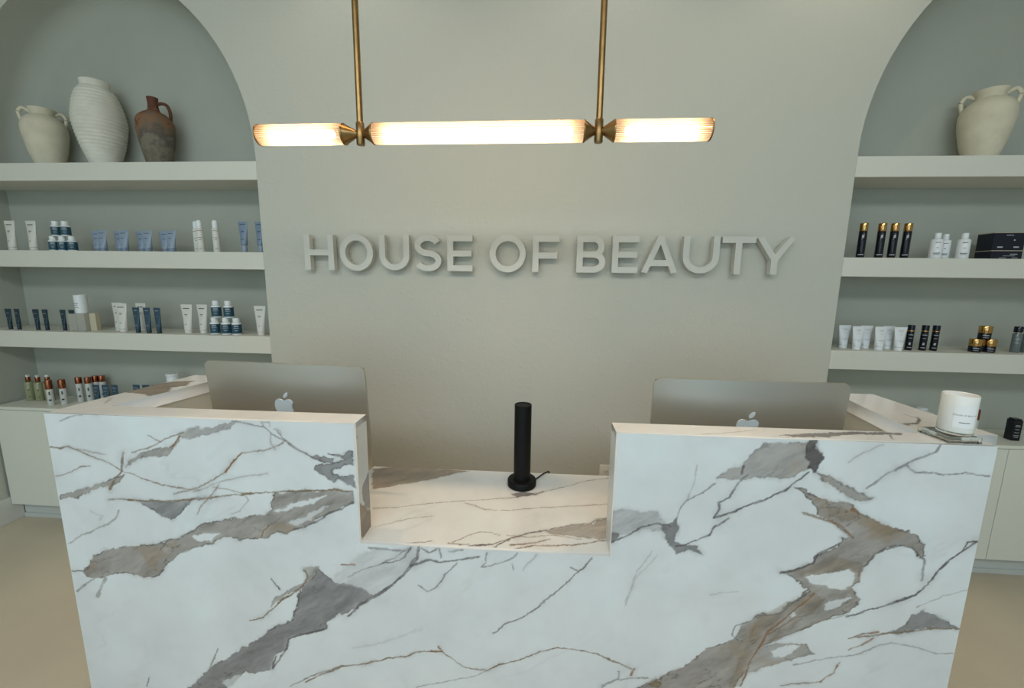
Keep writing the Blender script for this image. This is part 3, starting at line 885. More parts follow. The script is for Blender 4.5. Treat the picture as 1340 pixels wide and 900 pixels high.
# ------------------------------------------------------------------ desktop computers
def computer(cx, cy, ztop, yaw, tilt, label):
    W, Hh = .65, .42
    e = empty('desktop_computer', (cx, cy + .10, ZW), yaw)
    tag(e, label, 'computer')
    zt = ztop - ZW
    T_ = Matrix.Translation((0, -.10, zt)) @ Matrix.Rotation(tilt, 4, 'X')
    # back housing: rounded rectangle that swells gently towards the camera
    bm = bmesh.new()
    nu, nv = 40, 28
    r = .017
    grid = []
    for j in range(nv + 1):
        row = []
        v = j / nv
        z = -Hh * v
        ins = 0
        dz = min(-z, Hh + z)
        if dz < r: ins = r - math.sqrt(max(0, r * r - (r - dz) ** 2))
        for i in range(nu + 1):
            u = i / nu * 2 - 1
            u = math.copysign(abs(u) ** .85, u)
            x = u * (W / 2 - ins)
            q = (1 - abs(u) ** 2.2) * (1 - abs(2 * v - 1) ** 2.2)
            row.append(bm.verts.new((x, -.003 - .016 * q, z)))
        grid.append(row)
    for j in range(nv):
        for i in range(nu):
            bm.faces.new((grid[j][i], grid[j][i + 1], grid[j + 1][i + 1], grid[j + 1][i]))
    ring = [grid[0][i] for i in range(nu + 1)] + [grid[j][nu] for j in range(1, nv + 1)] + [grid[nv][i] for i in range(nu - 1, -1, -1)] + [grid[j][0] for j in range(nv - 1, 0, -1)]
    back = [bm.verts.new((v.co.x, .007, v.co.z)) for v in ring]
    n = len(ring)
    for k in range(n): bm.faces.new((ring[k], back[k], back[(k + 1) % n], ring[(k + 1) % n]))
    bm.faces.new(back)
    bmesh.ops.transform(bm, matrix=T_, verts=bm.verts)
    hs = new_obj('housing', bm, M_alu, e, smooth=50)
    bm = bmesh.new(); box(bm, -W / 2 + .006, W / 2 - .006, .0072, .009, -.348, -.006, .001)
    bmesh.ops.transform(bm, matrix=T_, verts=bm.verts)
    new_obj('screen', bm, M_screen, e)
    # fruit-shaped maker's mark on the back
    half = [(.0, .0265), (.010, .032), (.022, .034), (.032, .028), (.0375, .0175), (.0385, .004), (.0355, -.010), (.029, -.024), (.021, -.0345), (.013, -.0385), (.005, -.0365), (0, -.035)]
    right = [Vector((x, 0, z)) for x, z in half]
    pr = smooth_path([(x, 0, z) for x, z in half], 4)
    pl = [Vector((-p.x, 0, p.z)) for p in reversed(pr)][1:-1]
    bite = Vector((.0475, 0, .006)); br = .0175
    prr = []
    for p in pr:
        d = (p - bite).length
        if d < br: p = bite + (p - bite).normalized() * br if (p - bite).x < 0 else bite + Vector((-1, 0, (p.z - bite.z) / br)).normalized() * br
        prr.append(p)
    out = [(p.x, p.z) for p in prr] + [(p.x, p.z) for p in pl]
    bm = bmesh.new()
    # the mark faces the camera side (-y); seen from there +x is to the right
    prism(bm, [(x, z - .168) for x, z in out], -.0200, -.0170)
    leaf = [(.001, .0385), (.0005, .045), (.004, .053), (.011, .0595), (.0185, .061), (.019, .054), (.0155, .046), (.009, .040)]
    prism(bm, [(x, z - .168) for x, z in leaf], -.0198, -.0165)
    bmesh.ops.triangulate(bm, faces=[f for f in bm.faces if len(f.verts) > 4])
    bmesh.ops.transform(bm, matrix=T_, verts=bm.verts)
    new_obj('maker_mark', bm, M_logo, e)
    # stand: neck behind the housing bending into a foot plate
    bm = bmesh.new()
    yb = -.10 + math.sin(tilt) * .25
    prof = [(yb + .015, zt - .25), (yb - .02, .13), (yb - .035, .06), (yb - .030, .02), (yb + 0.0, .004), (yb + .16, .0035)]
    prof = smooth_path([(0, y, z) for y, z in prof], 5)
    L, R2 = [], []
    for p in prof:
        L.append(bm.verts.new((-.09, p.y, p.z))); R2.append(bm.verts.new((.09, p.y, p.z)))
    for k in range(len(L) - 1): bm.faces.new((L[k], L[k + 1], R2[k + 1], R2[k]))
    bmesh.ops.solidify(bm, geom=bm.faces[:], thickness=.003)
    new_obj('stand', bm, M_alu, e, smooth=40)
    return e
computer(-.958, 1.431, 1.2759, -.058, .09, 'left silver desktop computer with its pale logo clear above the ledge')
computer(.7205, 1.42, 1.2655, .0, .07, "right silver desktop computer, only its logo's tip above the marble ledge")

# ------------------------------------------------------------------ scent tower on the lowered counter
e = empty('scent_diffuser', (-.065, 1.566, ZW + .001))
tag(e, 'tall matt black cylinder diffuser standing on the lowered marble counter', 'diffuser')
bm = bmesh.new()
lathe(bm, [(.0, 0), (.056, 0), (.0585, .003), (.0585, .024), (.056, .028), (.036, .030), (0, .030)], 40)
new_obj('base', bm, M_blackmetal, e, smooth=35)
bm = bmesh.new()
lathe(bm, [(.034, .029), (.034, .338), (.0335, .342), (.029, .3425), (.028, .340), (0, .340)], 40)
new_obj('tower', bm, M_blackmetal, e, smooth=35)
bm = bmesh.new()
tube_path(bm, smooth_path([(.03, .02, .008), (.055, .045, .0045), (.085, .092, .0045), (.105, .1145, .0048), (.112, .1225, .002), (.114, .124, -.02), (.114, .124, -.10)], 6), .0028, 8)
new_obj('power_cord', bm, M_blackmetal, e, smooth=60)

# ------------------------------------------------------------------ candle on its clear tray
TRX, TRY = 1.186, 1.222
e = empty('clear_tray', (TRX, TRY, ZT + .0005), .04)
tag(e, 'square clear acrylic tray under the white candle on the marble ledge', 'tray')
bm = bmesh.new(); box(bm, -.046, .046, -.046, .046, 0, .005, .001)
new_obj('tray_base', bm, M_acrylic, e)
bm = bmesh.new(); box(bm, -.040, .040, -.040, .040, .0052, .0175, .001)
new_obj('tray_plinth', bm, M_acrylic, e)
for sx in (-1, 1):
    for sy in (-1, 1):
        bm = bmesh.new(); lathe(bm, [(.0, .0052), (.0028, .0052), (.0028, .016), (.002, .0175), (0, .0175)], 12, sx * .0430, sy * .0430)
        new_obj('corner_stud', bm, M_acrylic, e, smooth=40)
e = empty('candle', (TRX + .012, TRY, ZT + .0183), .0)
tag(e, 'white glass candle with a printed label on the clear tray', 'candle')
CR_ = .0385
bm = bmesh.new()
lathe(bm, [(0, .008), (CR_ - .001, .008), (CR_, .011), (CR_, .112), (CR_ - .0008, .1135), (CR_ - .0026, .112), (CR_ - .0028, .095), (0, .095)], 48)
new_obj('vessel', bm, M_candle, e, smooth=35)
bm = bmesh.new(); lathe(bm, [(0, 0), (CR_ - .001, 0), (CR_, .001), (CR_, .0078), (0, .0078)], 48)
new_obj('glass_base', bm, M_acrylic, e, smooth=35)
bm = bmesh.new()
n = 16
vs = []
def lab_pt(a, z, d=.0004): return ((CR_ + d) * math.sin(a), -(CR_ + d) * math.cos(a), z)
lab0, lab1 = -.62, .62
TH = -.32   # the label looks slightly towards the entrance
for z in (.024, .088):
    vs.append([bm.verts.new(lab_pt(TH + lab0 + (lab1 - lab0) * k / n, z)) for k in range(n + 1)])
for k in range(n): bm.faces.new((vs[0][k], vs[0][k + 1], vs[1][k + 1], vs[1][k]))
lbl = new_obj('label_sticker', bm, M_label, e, smooth=60)
def wrapped_text(body, size, z, parent):
    t = text_part('printed_text', body, size, M_ink, parent, (0, -.0006, z), wrap=(0, 0, CR_))
    t.data.transform(Matrix.Rotation(TH, 4, 'Z'))
    return t
wrapped_text('HOUSE OF BEAUTY', .0060, .058, e)
bm = bmesh.new()
vs = []
for z in (.0380, .0398):
    vs.append([bm.verts.new(lab_pt(TH - .3 + .6 * k / 8, z, .0008)) for k in range(9)])
for k in range(8): bm.faces.new((vs[0][k], vs[0][k + 1], vs[1][k + 1], vs[1][k]))
new_obj('printed_line', bm, M_ink, e)
bm = bmesh.new(); tube_path(bm, [(0, 0, .094), (.0004, 0, .102)], .0008, 6)
new_obj('wick', bm, M_ink, e)

# ------------------------------------------------------------------ wall outlet
(xo0, zo1), (xo1, _) = px(784.5, 607.5, D), px(801.5, 607.5, D)
xo = (xo0 + xo1) / 2
e = empty('wall_outlet', (xo, D, zo1 - .0575))
tag(e, 'white double power outlet on the wall beside the black cylinder', 'outlet')
bm = bmesh.new(); box(bm, -.0355, .0355, -.006, 0, -.0575, .0575, .0025)
new_obj('cover_plate', bm, M_plate, e, smooth=40)
for s in (-1, 1):
    bm = bmesh.new()
    lathe(bm, [(0, 0), (.0165, 0), (.0165, .0015), (.016, .002), (0, .002)], 24)
    bmesh.ops.transform(bm, matrix=Matrix.Translation((0, -.006, s * .0195)) @ Matrix.Rotation(PI / 2, 4, 'X'), verts=bm.verts)
    r = new_obj('socket', bm, M_plate, e, smooth=40)
    bm = bmesh.new()
    box(bm, -.0075, -.0055, -.0086, -.0078, s * .0195 - .002, s * .0195 + .006)
    box(bm, .0055, .0075, -.0086, -.0078, s * .0195 - .002, s * .0195 + .006)
    box(bm, -.002, .002, -.0086, -.0078, s * .0195 - .009, s * .0195 - .005)
    new_obj('socket_slots', bm, M_ink, r)

# ------------------------------------------------------------------ the sign: thirteen mounted letters
LZ0, LH, LY0, LY1 = 1.634, .1835, D - .056, D - .020
SW = .031


def arc(cx, cz, rx, rz, a0, a1, n=22):
    return [(cx + rx * math.cos(math.radians(a0 + (a1 - a0) * k / n)), cz + rz * math.sin(math.radians(a0 + (a1 - a0) * k / n))) for k in range(n + 1)]


def letter_strokes(ch, w, h):
    t = SW
    q = t / 2
    if ch == 'H': return [[(q, 0), (q, h)], [(w - q, 0), (w - q, h)], [(q, h / 2), (w - q, h / 2)]]
    if ch == 'O': return ['c', arc(w / 2, h / 2, w / 2 - q, h / 2 - q + .003, 0, 360, 48)[:-1]]
    if ch == 'U': return [[(q, h), (q, w / 2 - .004)] + arc(w / 2, w / 2 - .004, w / 2 - q, w / 2 - .004 - q - .002, 180, 360)[0:] + [(w - q, h)]]
    if ch == 'S':
        ry = (h - t) / 4 + .001
        rx = w / 2 - q
        return [arc(w / 2, h - q - ry + .002, rx * .97, ry, 22, 265, 26) + arc(w / 2, q + ry - .002, rx, ry, 85, -155, 26)]
    if ch == 'E': return [[(q, 0), (q, h)], [(q, q), (w, q)], [(q, h - q), (w, h - q)], [(q, h / 2), (w - .006, h / 2)]]
    if ch == 'F': return [[(q, 0), (q, h)], [(q, h - q), (w, h - q)], [(q, h * .46), (w - .008, h * .46)]]
    if ch == 'B':
        r1, r2 = (h / 2 - q * 0 - q) / 2, (h / 2 + q - q) / 2
        zt_, zb_ = h - q - r1, q + r2
        return [[(q, 0), (q, h)], [(q, h - q), (w - r1 - q - .008, h - q)] + arc(w - r1 - q - .008, zt_, r1, r1, 90, -90, 16) + [(q, h - q - 2 * r1)],
                [(q, h - q - 2 * r1), (w - r2 - q, h - q - 2 * r1)] + arc(w - r2 - q, (h - q - 2 * r1 + q) / 2, r2, (h - 2 * q - 2 * r1) / 2, 90, -90, 16) + [(q, q)]]
    if ch == 'A': return [[(q, 0), (w / 2, h)], [(w - q, 0), (w / 2, h)], [(w * .2, h * .28), (w * .8, h * .28)]]
    if ch == 'T': return [[(w / 2, 0), (w / 2, h)], [(0, h - q), (w, h - q)]]
    if ch == 'Y': return [[(w / 2, 0), (w / 2, h * .45)], [(w / 2, h * .40), (q, h)], [(w / 2, h * .40), (w - q, h)]]


LETTERS = [('H', -1.2767, -1.115), ('O', -1.0813, -.8993), ('U', -.8645, -.7039), ('S', -.6752, -.5328), ('E', -.5005, -.3677),
           ('O', -.2775, -.0901), ('F', -.0548, .0798), ('B', .1708, .3167), ('E', .3491, .48), ('A', .4973, .6765), ('U', .6988, .8747), ('T', .8858, 1.0463), ('Y', 1.0499, 1.2337)]
LW = ['the first word HOUSE'] * 5 + ['the middle word OF'] * 2 + ['the last word BEAUTY'] * 6
for k, (ch, x0, x1) in enumerate(LETTERS):
    w = x1 - x0
    bm = bmesh.new()
    st = letter_strokes(ch, w, LH)
    if st[0] == 'c': ribbon(bm, st[1], SW, 0, LY1 - LY0, closed=True)
    else:
        for i, s in enumerate(st):
            ribbon(bm, s, SW, 0.00005 * i, LY1 - LY0 - .00005 * i)
    if ch in 'AY':    # trim slanted stroke ends to the cap line and base line
        for v in bm.verts: v.co.z = min(max(v.co.z, 0), LH)
    o = empty('sign_letter', (x0, LY0, LZ0 + .0015 * k / 6))
    f = new_obj('letter_face', bm, M_letter, o)
    bm = bmesh.new()
    pin = {'H': [(.018, .02), (w - .018, .02), (.018, .165), (w - .018, .165)], 'O': [(.02, .09), (w - .02, .09)], 'U': [(.016, .11), (w - .016, .16)], 'S': [(w / 2, .092)], 'E': [(.016, .02), (.016, .16)], 'F': [(.016, .02), (.016, .16)],
           'B': [(.016, .03), (.016, .15), (w - .018, .11)], 'A': [(w / 2, .16), (.03, .03)], 'T': [(w / 2, .02), (.03, .168), (w - .03, .168)], 'Y': [(w / 2, .02), (.022, .16)]}[ch]
    bm.free()
    for (xx, zz) in pin:
        bm = bmesh.new()
        tube_path(bm, [(xx, LY1 - LY0 - .001, zz), (xx, D - LY0, zz)], .0035, 8)
        new_obj('mounting_pin', bm, M_pin, o)
    occ = sum(1 for c in LETTERS[:k] if c[0] == ch)
    tag(o, 'raised pale letter %s on the plaster wall, in %s' % (ch, LW[k]), 'letter', 'raised letters of the wall sign')

# ------------------------------------------------------------------ pendant lamp
PY, PZ, PR = 1.45, 2.081, .0325
e = empty('pendant_lamp', (0, PY, PZ))
tag(e, 'long brass pendant lamp with three glowing ribbed glass tubes on two rods', 'lamp')


def shell_material(name, tint, cover):
    m = bpy.data.materials.new(name)
    m.use_nodes = True
    nt = m.node_tree
    nt.nodes.clear()
    out = nt.nodes.new('ShaderNodeOutputMaterial')
    tr = nt.nodes.new('ShaderNodeBsdfTransparent'); tr.inputs[0].default_value = (1, .93, .84, 1)
    tl = nt.nodes.new('ShaderNodeBsdfTranslucent'); tl.inputs[0].default_value = tint
    gl = nt.nodes.new('ShaderNodeBsdfGlossy'); gl.inputs['Roughness'].default_value = .15
    m1 = nt.nodes.new('ShaderNodeMixShader'); m1.inputs[0].default_value = cover
    m2 = nt.nodes.new('ShaderNodeMixShader'); m2.inputs[0].default_value = .06
    nt.links.new(tr.outputs[0], m1.inputs[1]); nt.links.new(tl.outputs[0], m1.inputs[2])
    nt.links.new(m1.outputs[0], m2.inputs[1]); nt.links.new(gl.outputs[0], m2.inputs[2])
    nt.links.new(m2.outputs[0], out.inputs['Surface'])
    return m


M_ribbed = [shell_material('ribbed_glass', (.95, .88, .78, 1), .60), shell_material('rib_shading', (.50, .36, .26, 1), .72)]  # denser second glass; its darker tint paints rib shading on alternate faces
M_glow = mat('warm_light_source', (1, .9, .7), emit=(1, .80, .50), estr=17)


def axis_lathe(bm, prof, seg, x_axis=True):
    """prof of (r, x) turned about the lamp's x axis"""
    lathe(bm, prof, seg, cap=False)
    bmesh.ops.transform(bm, matrix=Matrix.Rotation(PI / 2, 4, 'Y'), verts=bm.verts)
    return bm


def glass_tube(x0, x1, caps):
    bm = bmesh.new()
    seg = 72
    rings = []
    for x in (x0, x1):
        rings.append([bm.verts.new((x, (PR + (.0011 if k % 2 else -.0009)) * math.cos(2 * PI * k / seg), (PR + (.0011 if k % 2 else -.0009)) * math.sin(2 * PI * k / seg))) for k in range(seg)])
    for k in range(seg):
        f = bm.faces.new((rings[0][k], rings[0][(k + 1) % seg], rings[1][(k + 1) % seg], rings[1][k]))
        f.material_index = k % 2
    g = new_obj('glass_tube', bm, M_ribbed, e)
    bm = bmesh.new()
    a, b = x0 + .036, x1 - .036
    axis_lathe(bm, [(0, a), (.012, a), (.014, a + .004), (.014, b - .004), (.012, b), (0, b)], 16)
    new_obj('light_source', bm, M_glow, g, smooth=40)
    for x, s in caps:
        bm = bmesh.new()
        axis_lathe(bm, [(0, x - .001), (PR + .002, x - .001), (PR + .0025, x + .001), (PR + .002, x + .004), (0, x + .004)] if s > 0 else [(0, x - .004), (PR + .002, x - .004), (PR + .0025, x - .001), (PR + .002, x + .001), (0, x + .001)], 40)
        new_obj('end_rim', bm, M_brass, g, smooth=40)


glass_tube(-.990, -.690, [(-.990, -1), (-.690, 1)])
glass_tube(-.584, .1215, [(-.584, -1), (.1215, 1)])
glass_tube(.2215, .522, [(.2215, -1), (.522, 1)])
for hx, l, r in ((-.6325, -.688, -.586), (.1715, .1235, .2195)):
    bm = bmesh.new()
    lathe(bm, [(0, -.036), (.013, -.036), (.014, -.034), (.014, .034), (.0125, .036), (0, .036)], 24, hx, 0)
    new_obj('hub', bm, M_brass, e, smooth=40)
    for x, s in ((l, 1), (r, -1)):
        bm = bmesh.new()
        axis_lathe(bm, [(0, x), (PR - .001, x), (PR, x + s * .003), (PR - .002, x + s * .006), (.010, hx - s * .010), (0, hx - s * .010)], 36)
        new_obj('cone', bm, M_brass, e, smooth=35)
    bm = bmesh.new()
    lathe(bm, [(.0105, .030), (.0105, ZCEIL - PZ - .02)], 20, hx, 0)
    new_obj('rod', bm, M_brass, e, smooth=60)
bm = bmesh.new(); box(bm, -.78, .32, -.035, .035, ZCEIL - PZ - .022, ZCEIL - PZ - .0005, .004)
new_obj('ceiling_canopy', bm, M_brass, e)

# ------------------------------------------------------------------ vases
def vase(name, cx, yoff, prof, m, label, cat, handles=(), rings=0, group=None, hr=.010, turn=0):
    e = empty(name, (cx, D + yoff, Z1T + .0005), turn)
    tag(e, label, cat, group)
    P = smooth_path([(r, 0, z) for r, z in prof], 6)
    pr = [(0, .0), (P[0].x, 0)]
    for p in P[1:]:
        r = p.x
        pr.append((r, p.z))
    if rings:
        zt_ = prof[-1][1]
        q = []
        for k in range(180):
            z = zt_ * k / 179
            # radius on the profile
            r = P[0].x
            for a, b in zip(P, P[1:]):
                if a.z <= z <= b.z: r = a.x + (b.x - a.x) * (z - a.z) / max(1e-6, b.z - a.z); break
            amp = .0022 if .25 * zt_ < z < .88 * zt_ else .0006
            q.append((r + amp * math.sin(z * 2 * PI / .019), z))
        pr = [(0, 0), (q[0][0] - .004, 0)] + q
    rt, zt_ = pr[-1]
    pr += [(rt - .006, zt_ + .002), (rt - .013, zt_ - .004), (rt - .014, zt_ - .05), (0, zt_ - .055)]
    bm = bmesh.new()
    lathe(bm, pr, 56, cap=False)
    new_obj('vase_body', bm, m, e, smooth=60)
    for h in handles:
        bm = bmesh.new()
        tube_path(bm, smooth_path(h, 7), hr, 12)
        new_obj('handle', bm, m, e, smooth=60)
    return e


def two_handles(s, rn, zn, rs, zs, out):
    # from the neck out and down to the shoulder, both sides
    return [[(sx * (rn - .009), 0, zn - .003), (sx * (rn + out * .55), 0, zn + .014), (sx * (rn + out), 0, zn - .006), (sx * (rn + out * .98), 0, (zn + zs) / 2), (sx * (rs - .005), 0, zs)] for sx in (-1, 1)]


vase('amphora', -2.918, .135, [(.056, 0), (.065, .03), (.083, .10), (.095, .17), (.098, .215), (.091, .250), (.073, .275), (.055, .288), (.050, .297), (.051, .306), (.057, .320), (.059, .327)], M_creamclay,
     'small cream two-handled amphora at the left end under the left arch', 'vase', two_handles(1, .054, .304, .090, .252, .038), hr=.0085, turn=.80)
vase('ribbed_vase', -2.565, .135, [(.062, 0), (.076, .045), (.101, .13), (.118, .225), (.119, .275), (.104, .355), (.084, .410), (.066, .432), (.0645, .440), (.066, .462), (.067, .468)], M_whiteclay,
     'tall chalk-white ribbed vase between the amphora and the brown jug', 'vase', rings=1)
vase('terracotta_jug', -2.222, .13, [(.052, 0), (.061, .03), (.076, .10), (.087, .175), (.089, .225), (.081, .262), (.058, .287), (.034, .302), (.026, .318), (.024, .345), (.026, .368), (.027, .376)], M_jug,
     'weathered brown terracotta jug with one looped handle', 'jug', [[(.022, -.005, .345), (.040, -.008, .352), (.062, -.012, .345), (.073, -.014, .315), (.074, -.014, .280), (.070, -.012, .255)]], hr=.0085, turn=.70)
vase('amphora', 2.165, .125, [(.057, 0), (.067, .03), (.085, .095), (.098, .165), (.102, .215), (.095, .250), (.076, .276), (.058, .289), (.053, .298), (.054, .308), (.060, .323), (.062, .331)], M_creamclay,
     'cream two-handled amphora alone under the right arch', 'vase', two_handles(1, .057, .307, .094, .252, .040), hr=.0092, turn=-.66)

# ------------------------------------------------------------------ products on the shelves
M_tubewhite = mat('pearly_tube_plastic', (.70, .68, .62), .35)
M_tubebright = mat('white_tube_plastic', (.80, .81, .82), .3)
M_tubeblue = mat('pale_blue_tube', (.28, .34, .43), .3)
M_tubeblue2 = mat('steel_blue_tube', (.19, .25, .34), .3)
M_navy = mat('dark_teal_tube', (.018, .042, .058), .32)
M_navy2 = mat('mid_navy_tube', (.032, .072, .108), .32)
M_bluelabel = mat('deep_blue_label', (.022, .075, .11), .3)
M_whiteplastic = mat('glossy_white_plastic', (.80, .82, .82), .2)
M_greyblock = mat('translucent_grey_block', (.40, .39, .34), .12, coat=.4)
M_card = mat('kraft_card', (.58, .51, .36), .7)
M_copper = mat('copper_cap', (.36, .125, .065), .25, metal=1)
M_gold = mat('gold_cap', (.62, .36, .13), .15, metal=1)
M_blackgloss = mat('gloss_black', (.006, .007, .012), .15)
M_navybox = mat('midnight_carton', (.006, .008, .020), .35)
M_olive = mat('olive_liquid_glass', (.30, .30, .17), .12, coat=.5)
M_frosted = mat('frosted_glass', (.60, .60, .56), .3)
M_greyglass = mat('grey_glass', (.13, .16, .16), .12, coat=.5)
M_trim = mat('silver_trim', (.65, .58, .50), .25, metal=.8)


def marks(parent, m, surf, rows):
    """printing: little bars that follow the surface. rows = (z, half width, height)"""
    bm = bmesh.new()
    for z, hw, hh in rows:
        n = 4
        for za, zb in ((z - hh / 2, z + hh / 2),):
            va = [bm.verts.new((-hw + 2 * hw * k / n, surf(-hw + 2 * hw * k / n, za), za)) for k in range(n + 1)]
            vb = [bm.verts.new((-hw + 2 * hw * k / n, surf(-hw + 2 * hw * k / n, zb), zb)) for k in range(n + 1)]
            for k in range(n): bm.faces.new((va[k], va[k + 1], vb[k + 1], vb[k]))
    return new_obj('printed_text', bm, m, parent)


def lerp(a, b, t): return a + (b - a) * t


def squeeze_tube(name, w, h, rb, m, mcap, capr, caph, rows, ink):
    """standing on its cap: round at the bottom, flat crimped end on top"""
    e = empty(name, (0, 0, 0))
    bm = bmesh.new(); lathe(bm, [(0, 0), (capr * .96, 0), (capr, .001), (capr, caph - .001), (capr * .96, caph), (0, caph)], 20)
    new_obj('cap', bm, mcap, e, smooth=40)
    hc = h - .008
    def dims(z):
        t = min(1, max(0, (z - caph) / (hc - caph)))
        return lerp(rb, w / 2, t), lerp(rb, .0022, t ** .9)
    bm = bmesh.new()
    seg = 24
    rings = []
    zs = [caph + .0005] + [lerp(caph + .002, hc, k / 8) for k in range(9)] + [h]
    for i, z in enumerate(zs):
        a, b = dims(z)
        if i == 0: a, b = a * .9, b * .9
        if z == h: b = .0018
        rings.append([bm.verts.new((a * math.cos(2 * PI * k / seg), b * math.sin(2 * PI * k / seg), z)) for k in range(seg)])
    for r0, r1 in zip(rings, rings[1:]):
        for k in range(seg): bm.faces.new((r0[k], r0[(k + 1) % seg], r1[(k + 1) % seg], r1[k]))
    bm.faces.new(rings[0]); bm.faces.new(rings[-1])
    new_obj('tube_body', bm, m, e, smooth=50)
    def surf(x, z):
        a, b = dims(z)
        return -b * math.sqrt(max(0, 1 - (x / a) ** 2)) - .0006
    marks(e, ink, surf, rows)
    return e


def bottle(name, prof, m, capprof, mcap, rows=(), ink=None, label=None, mlabel=None, extra=None, sy=1.0, seg=24):
    e = empty(name, (0, 0, 0))
    bm = bmesh.new(); lathe(bm, prof, seg, sy=sy); new_obj('bottle_body', bm, m, e, smooth=40)
    bm = bmesh.new(); lathe(bm, capprof, seg); new_obj('cap', bm, mcap, e, smooth=40)
    r = max(p[0] for p in prof)
    if label:
        z0, z1 = label
        bm = bmesh.new()
        lathe(bm, [(r + .0004, z0), (r + .0004, z1)], seg, cap=False, sy=sy); new_obj('label_band', bm, mlabel, e, smooth=40)
    if extra: extra(e)
    if rows:
        marks(e, ink, lambda x, z: -(r + .0010) * sy * math.sqrt(max(0, 1 - (x / (r + .001)) ** 2)) - .0003, rows)
    return e


PROTO = {}
def kind(k, root): PROTO[k] = root


kind('white_tube', squeeze_tube('squeeze_tube', .070, .171, .021, M_tubewhite, M_tubewhite, .0195, .018, [(.148, .019, .0045), (.112, .009, .0035), (.105, .006, .002), (.055, .005, .003)], M_ink))
kind('blue_tube', squeeze_tube('squeeze_tube', .068, .120, .019, M_tubeblue, M_tubeblue2, .0175, .016, [(.103, .017, .003), (.075, .010, .003), (.038, .006, .002)], M_navy2))
kind('blue_cap_tube', squeeze_tube('squeeze_tube', .054, .170, .017, M_tubeblue2, M_tubeblue, .0135, .040, [(.155, .016, .004), (.118, .010, .003), (.112, .008, .002), (.072, .009, .003)], M_navy2))
kind('dark_tube', squeeze_tube('squeeze_tube', .042, .126, .0105, M_navy, M_navy, .0095, .032, [(.100, .008, .002), (.07, .004, .0015)], M_inkw))
kind('slim_tube', squeeze_tube('squeeze_tube', .045, .150, .0125, M_navy2, M_navy, .012, .018, [(.132, .010, .003), (.10, .004, .002), (.045, .005, .0025)], M_inkw))
kind('short_blue_tube', squeeze_tube('squeeze_tube', .050, .125, .015, M_navy2, M_navy2, .014, .020, [(.105, .014, .003), (.085, .010, .002), (.06, .006, .002)], M_inkw))
kind('bright_tube', squeeze_tube('squeeze_tube', .062, .123, .019, M_tubebright, M_tubebright, .018, .018, [(.104, .012, .0025), (.098, .009, .0015), (.052, .018, .0022), (.084, .003, .003), (.046, .010, .0015)], M_inkw))


def pillrows(): return [(.040, .012, .006), (.028, .009, .002)]
kind('pill_bottle', bottle('supplement_bottle', [(0, 0), (.0205, 0), (.022, .002), (.022, .054), (.0195, .060), (.0145, .062), (0, .062)], M_whiteplastic,
                           [(0, .0622), (.0150, .0622), (.0155, .064), (.0155, .082), (.014, .0845), (0, .0845)], M_whiteplastic, [(.044, .010, .005), (.034, .012, .002), (.022, .008, .002)], M_inkw, (.006, .052), M_bluelabel))
kind('dome_bottle', bottle('pump_bottle', [(0, 0), (.0165, 0), (.0175, .002), (.0175, .128), (.015, .133), (0, .133)], M_tubewhite,
                           [(0, .1335), (.0135, .1335), (.0145, .150), (.014, .168), (.009, .176), (0, .178)], M_whiteplastic, [(.118, .014, .002), (.080, .011, .002), (.068, .006, .002), (.020, .007, .002)], M_ink))


def pump_extra(e):
    bm = bmesh.new(); lathe(bm, [(0, .158), (.0095, .158), (.0095, .168), (.006, .172), (0, .172)], 14)
    box(bm, -.004, .004, -.020, 0, .166, .171, .001)
    new_obj('pump_head', bm, M_whiteplastic, e, smooth=40)
kind('pump_bottle', bottle('pump_bottle', [(0, 0), (.021, 0), (.0225, .002), (.0225, .118), (.019, .124), (.009, .127), (0, .127)], M_olive,
                           [(0, .1275), (.0115, .1275), (.0125, .129), (.0125, .155), (.0115, .1575), (0, .1575)], M_copper, [(.075, .003, .008), (.03, .006, .003)], M_ink, extra=pump_extra))
kind('copper_bottle', bottle('capped_bottle', [(0, 0), (.0155, 0), (.0165, .002), (.0165, .102), (.0155, .104), (0, .104)], M_frosted,
                             [(0, .1045), (.0170, .1045), (.0172, .106), (.0172, .158), (.016, .161), (0, .161)], M_copper, [(.078, .003, .022), (.035, .006, .010)], M_ink))
kind('copper_dropper', bottle('capped_bottle', [(0, 0), (.0155, 0), (.0165, .002), (.0165, .120), (.0155, .122), (0, .122)], M_frosted,
                              [(0, .1225), (.0165, .1225), (.0168, .124), (.0168, .160), (.016, .162), (0, .162)], M_copper, [(.085, .003, .020), (.040, .005, .012)], M_ink))
kind('black_gold', bottle('capped_bottle', [(0, 0), (.0165, 0), (.017, .001), (.017, .131), (.0165, .132), (0, .132)], M_blackgloss,
                          [(0, .1325), (.0165, .1325), (.0172, .134), (.0172, .169), (.0165, .171), (0, .171)], M_gold, [(.106, .004, .014), (.016, .011, .004)], M_inkw))
kind('white_bottle', bottle('lotion_bottle', [(0, 0), (.0230, 0), (.0245, .003), (.0245, .090), (.021, .095), (.0125, .096), (0, .096)], M_tubebright,
                            [(0, .0965), (.0130, .0965), (.0136, .098), (.0136, .123), (.0125, .125), (0, .125)], M_whiteplastic, [(.078, .010, .0025), (.052, .004, .0025), (.026, .013, .003), (.020, .010, .002)], M_ink))


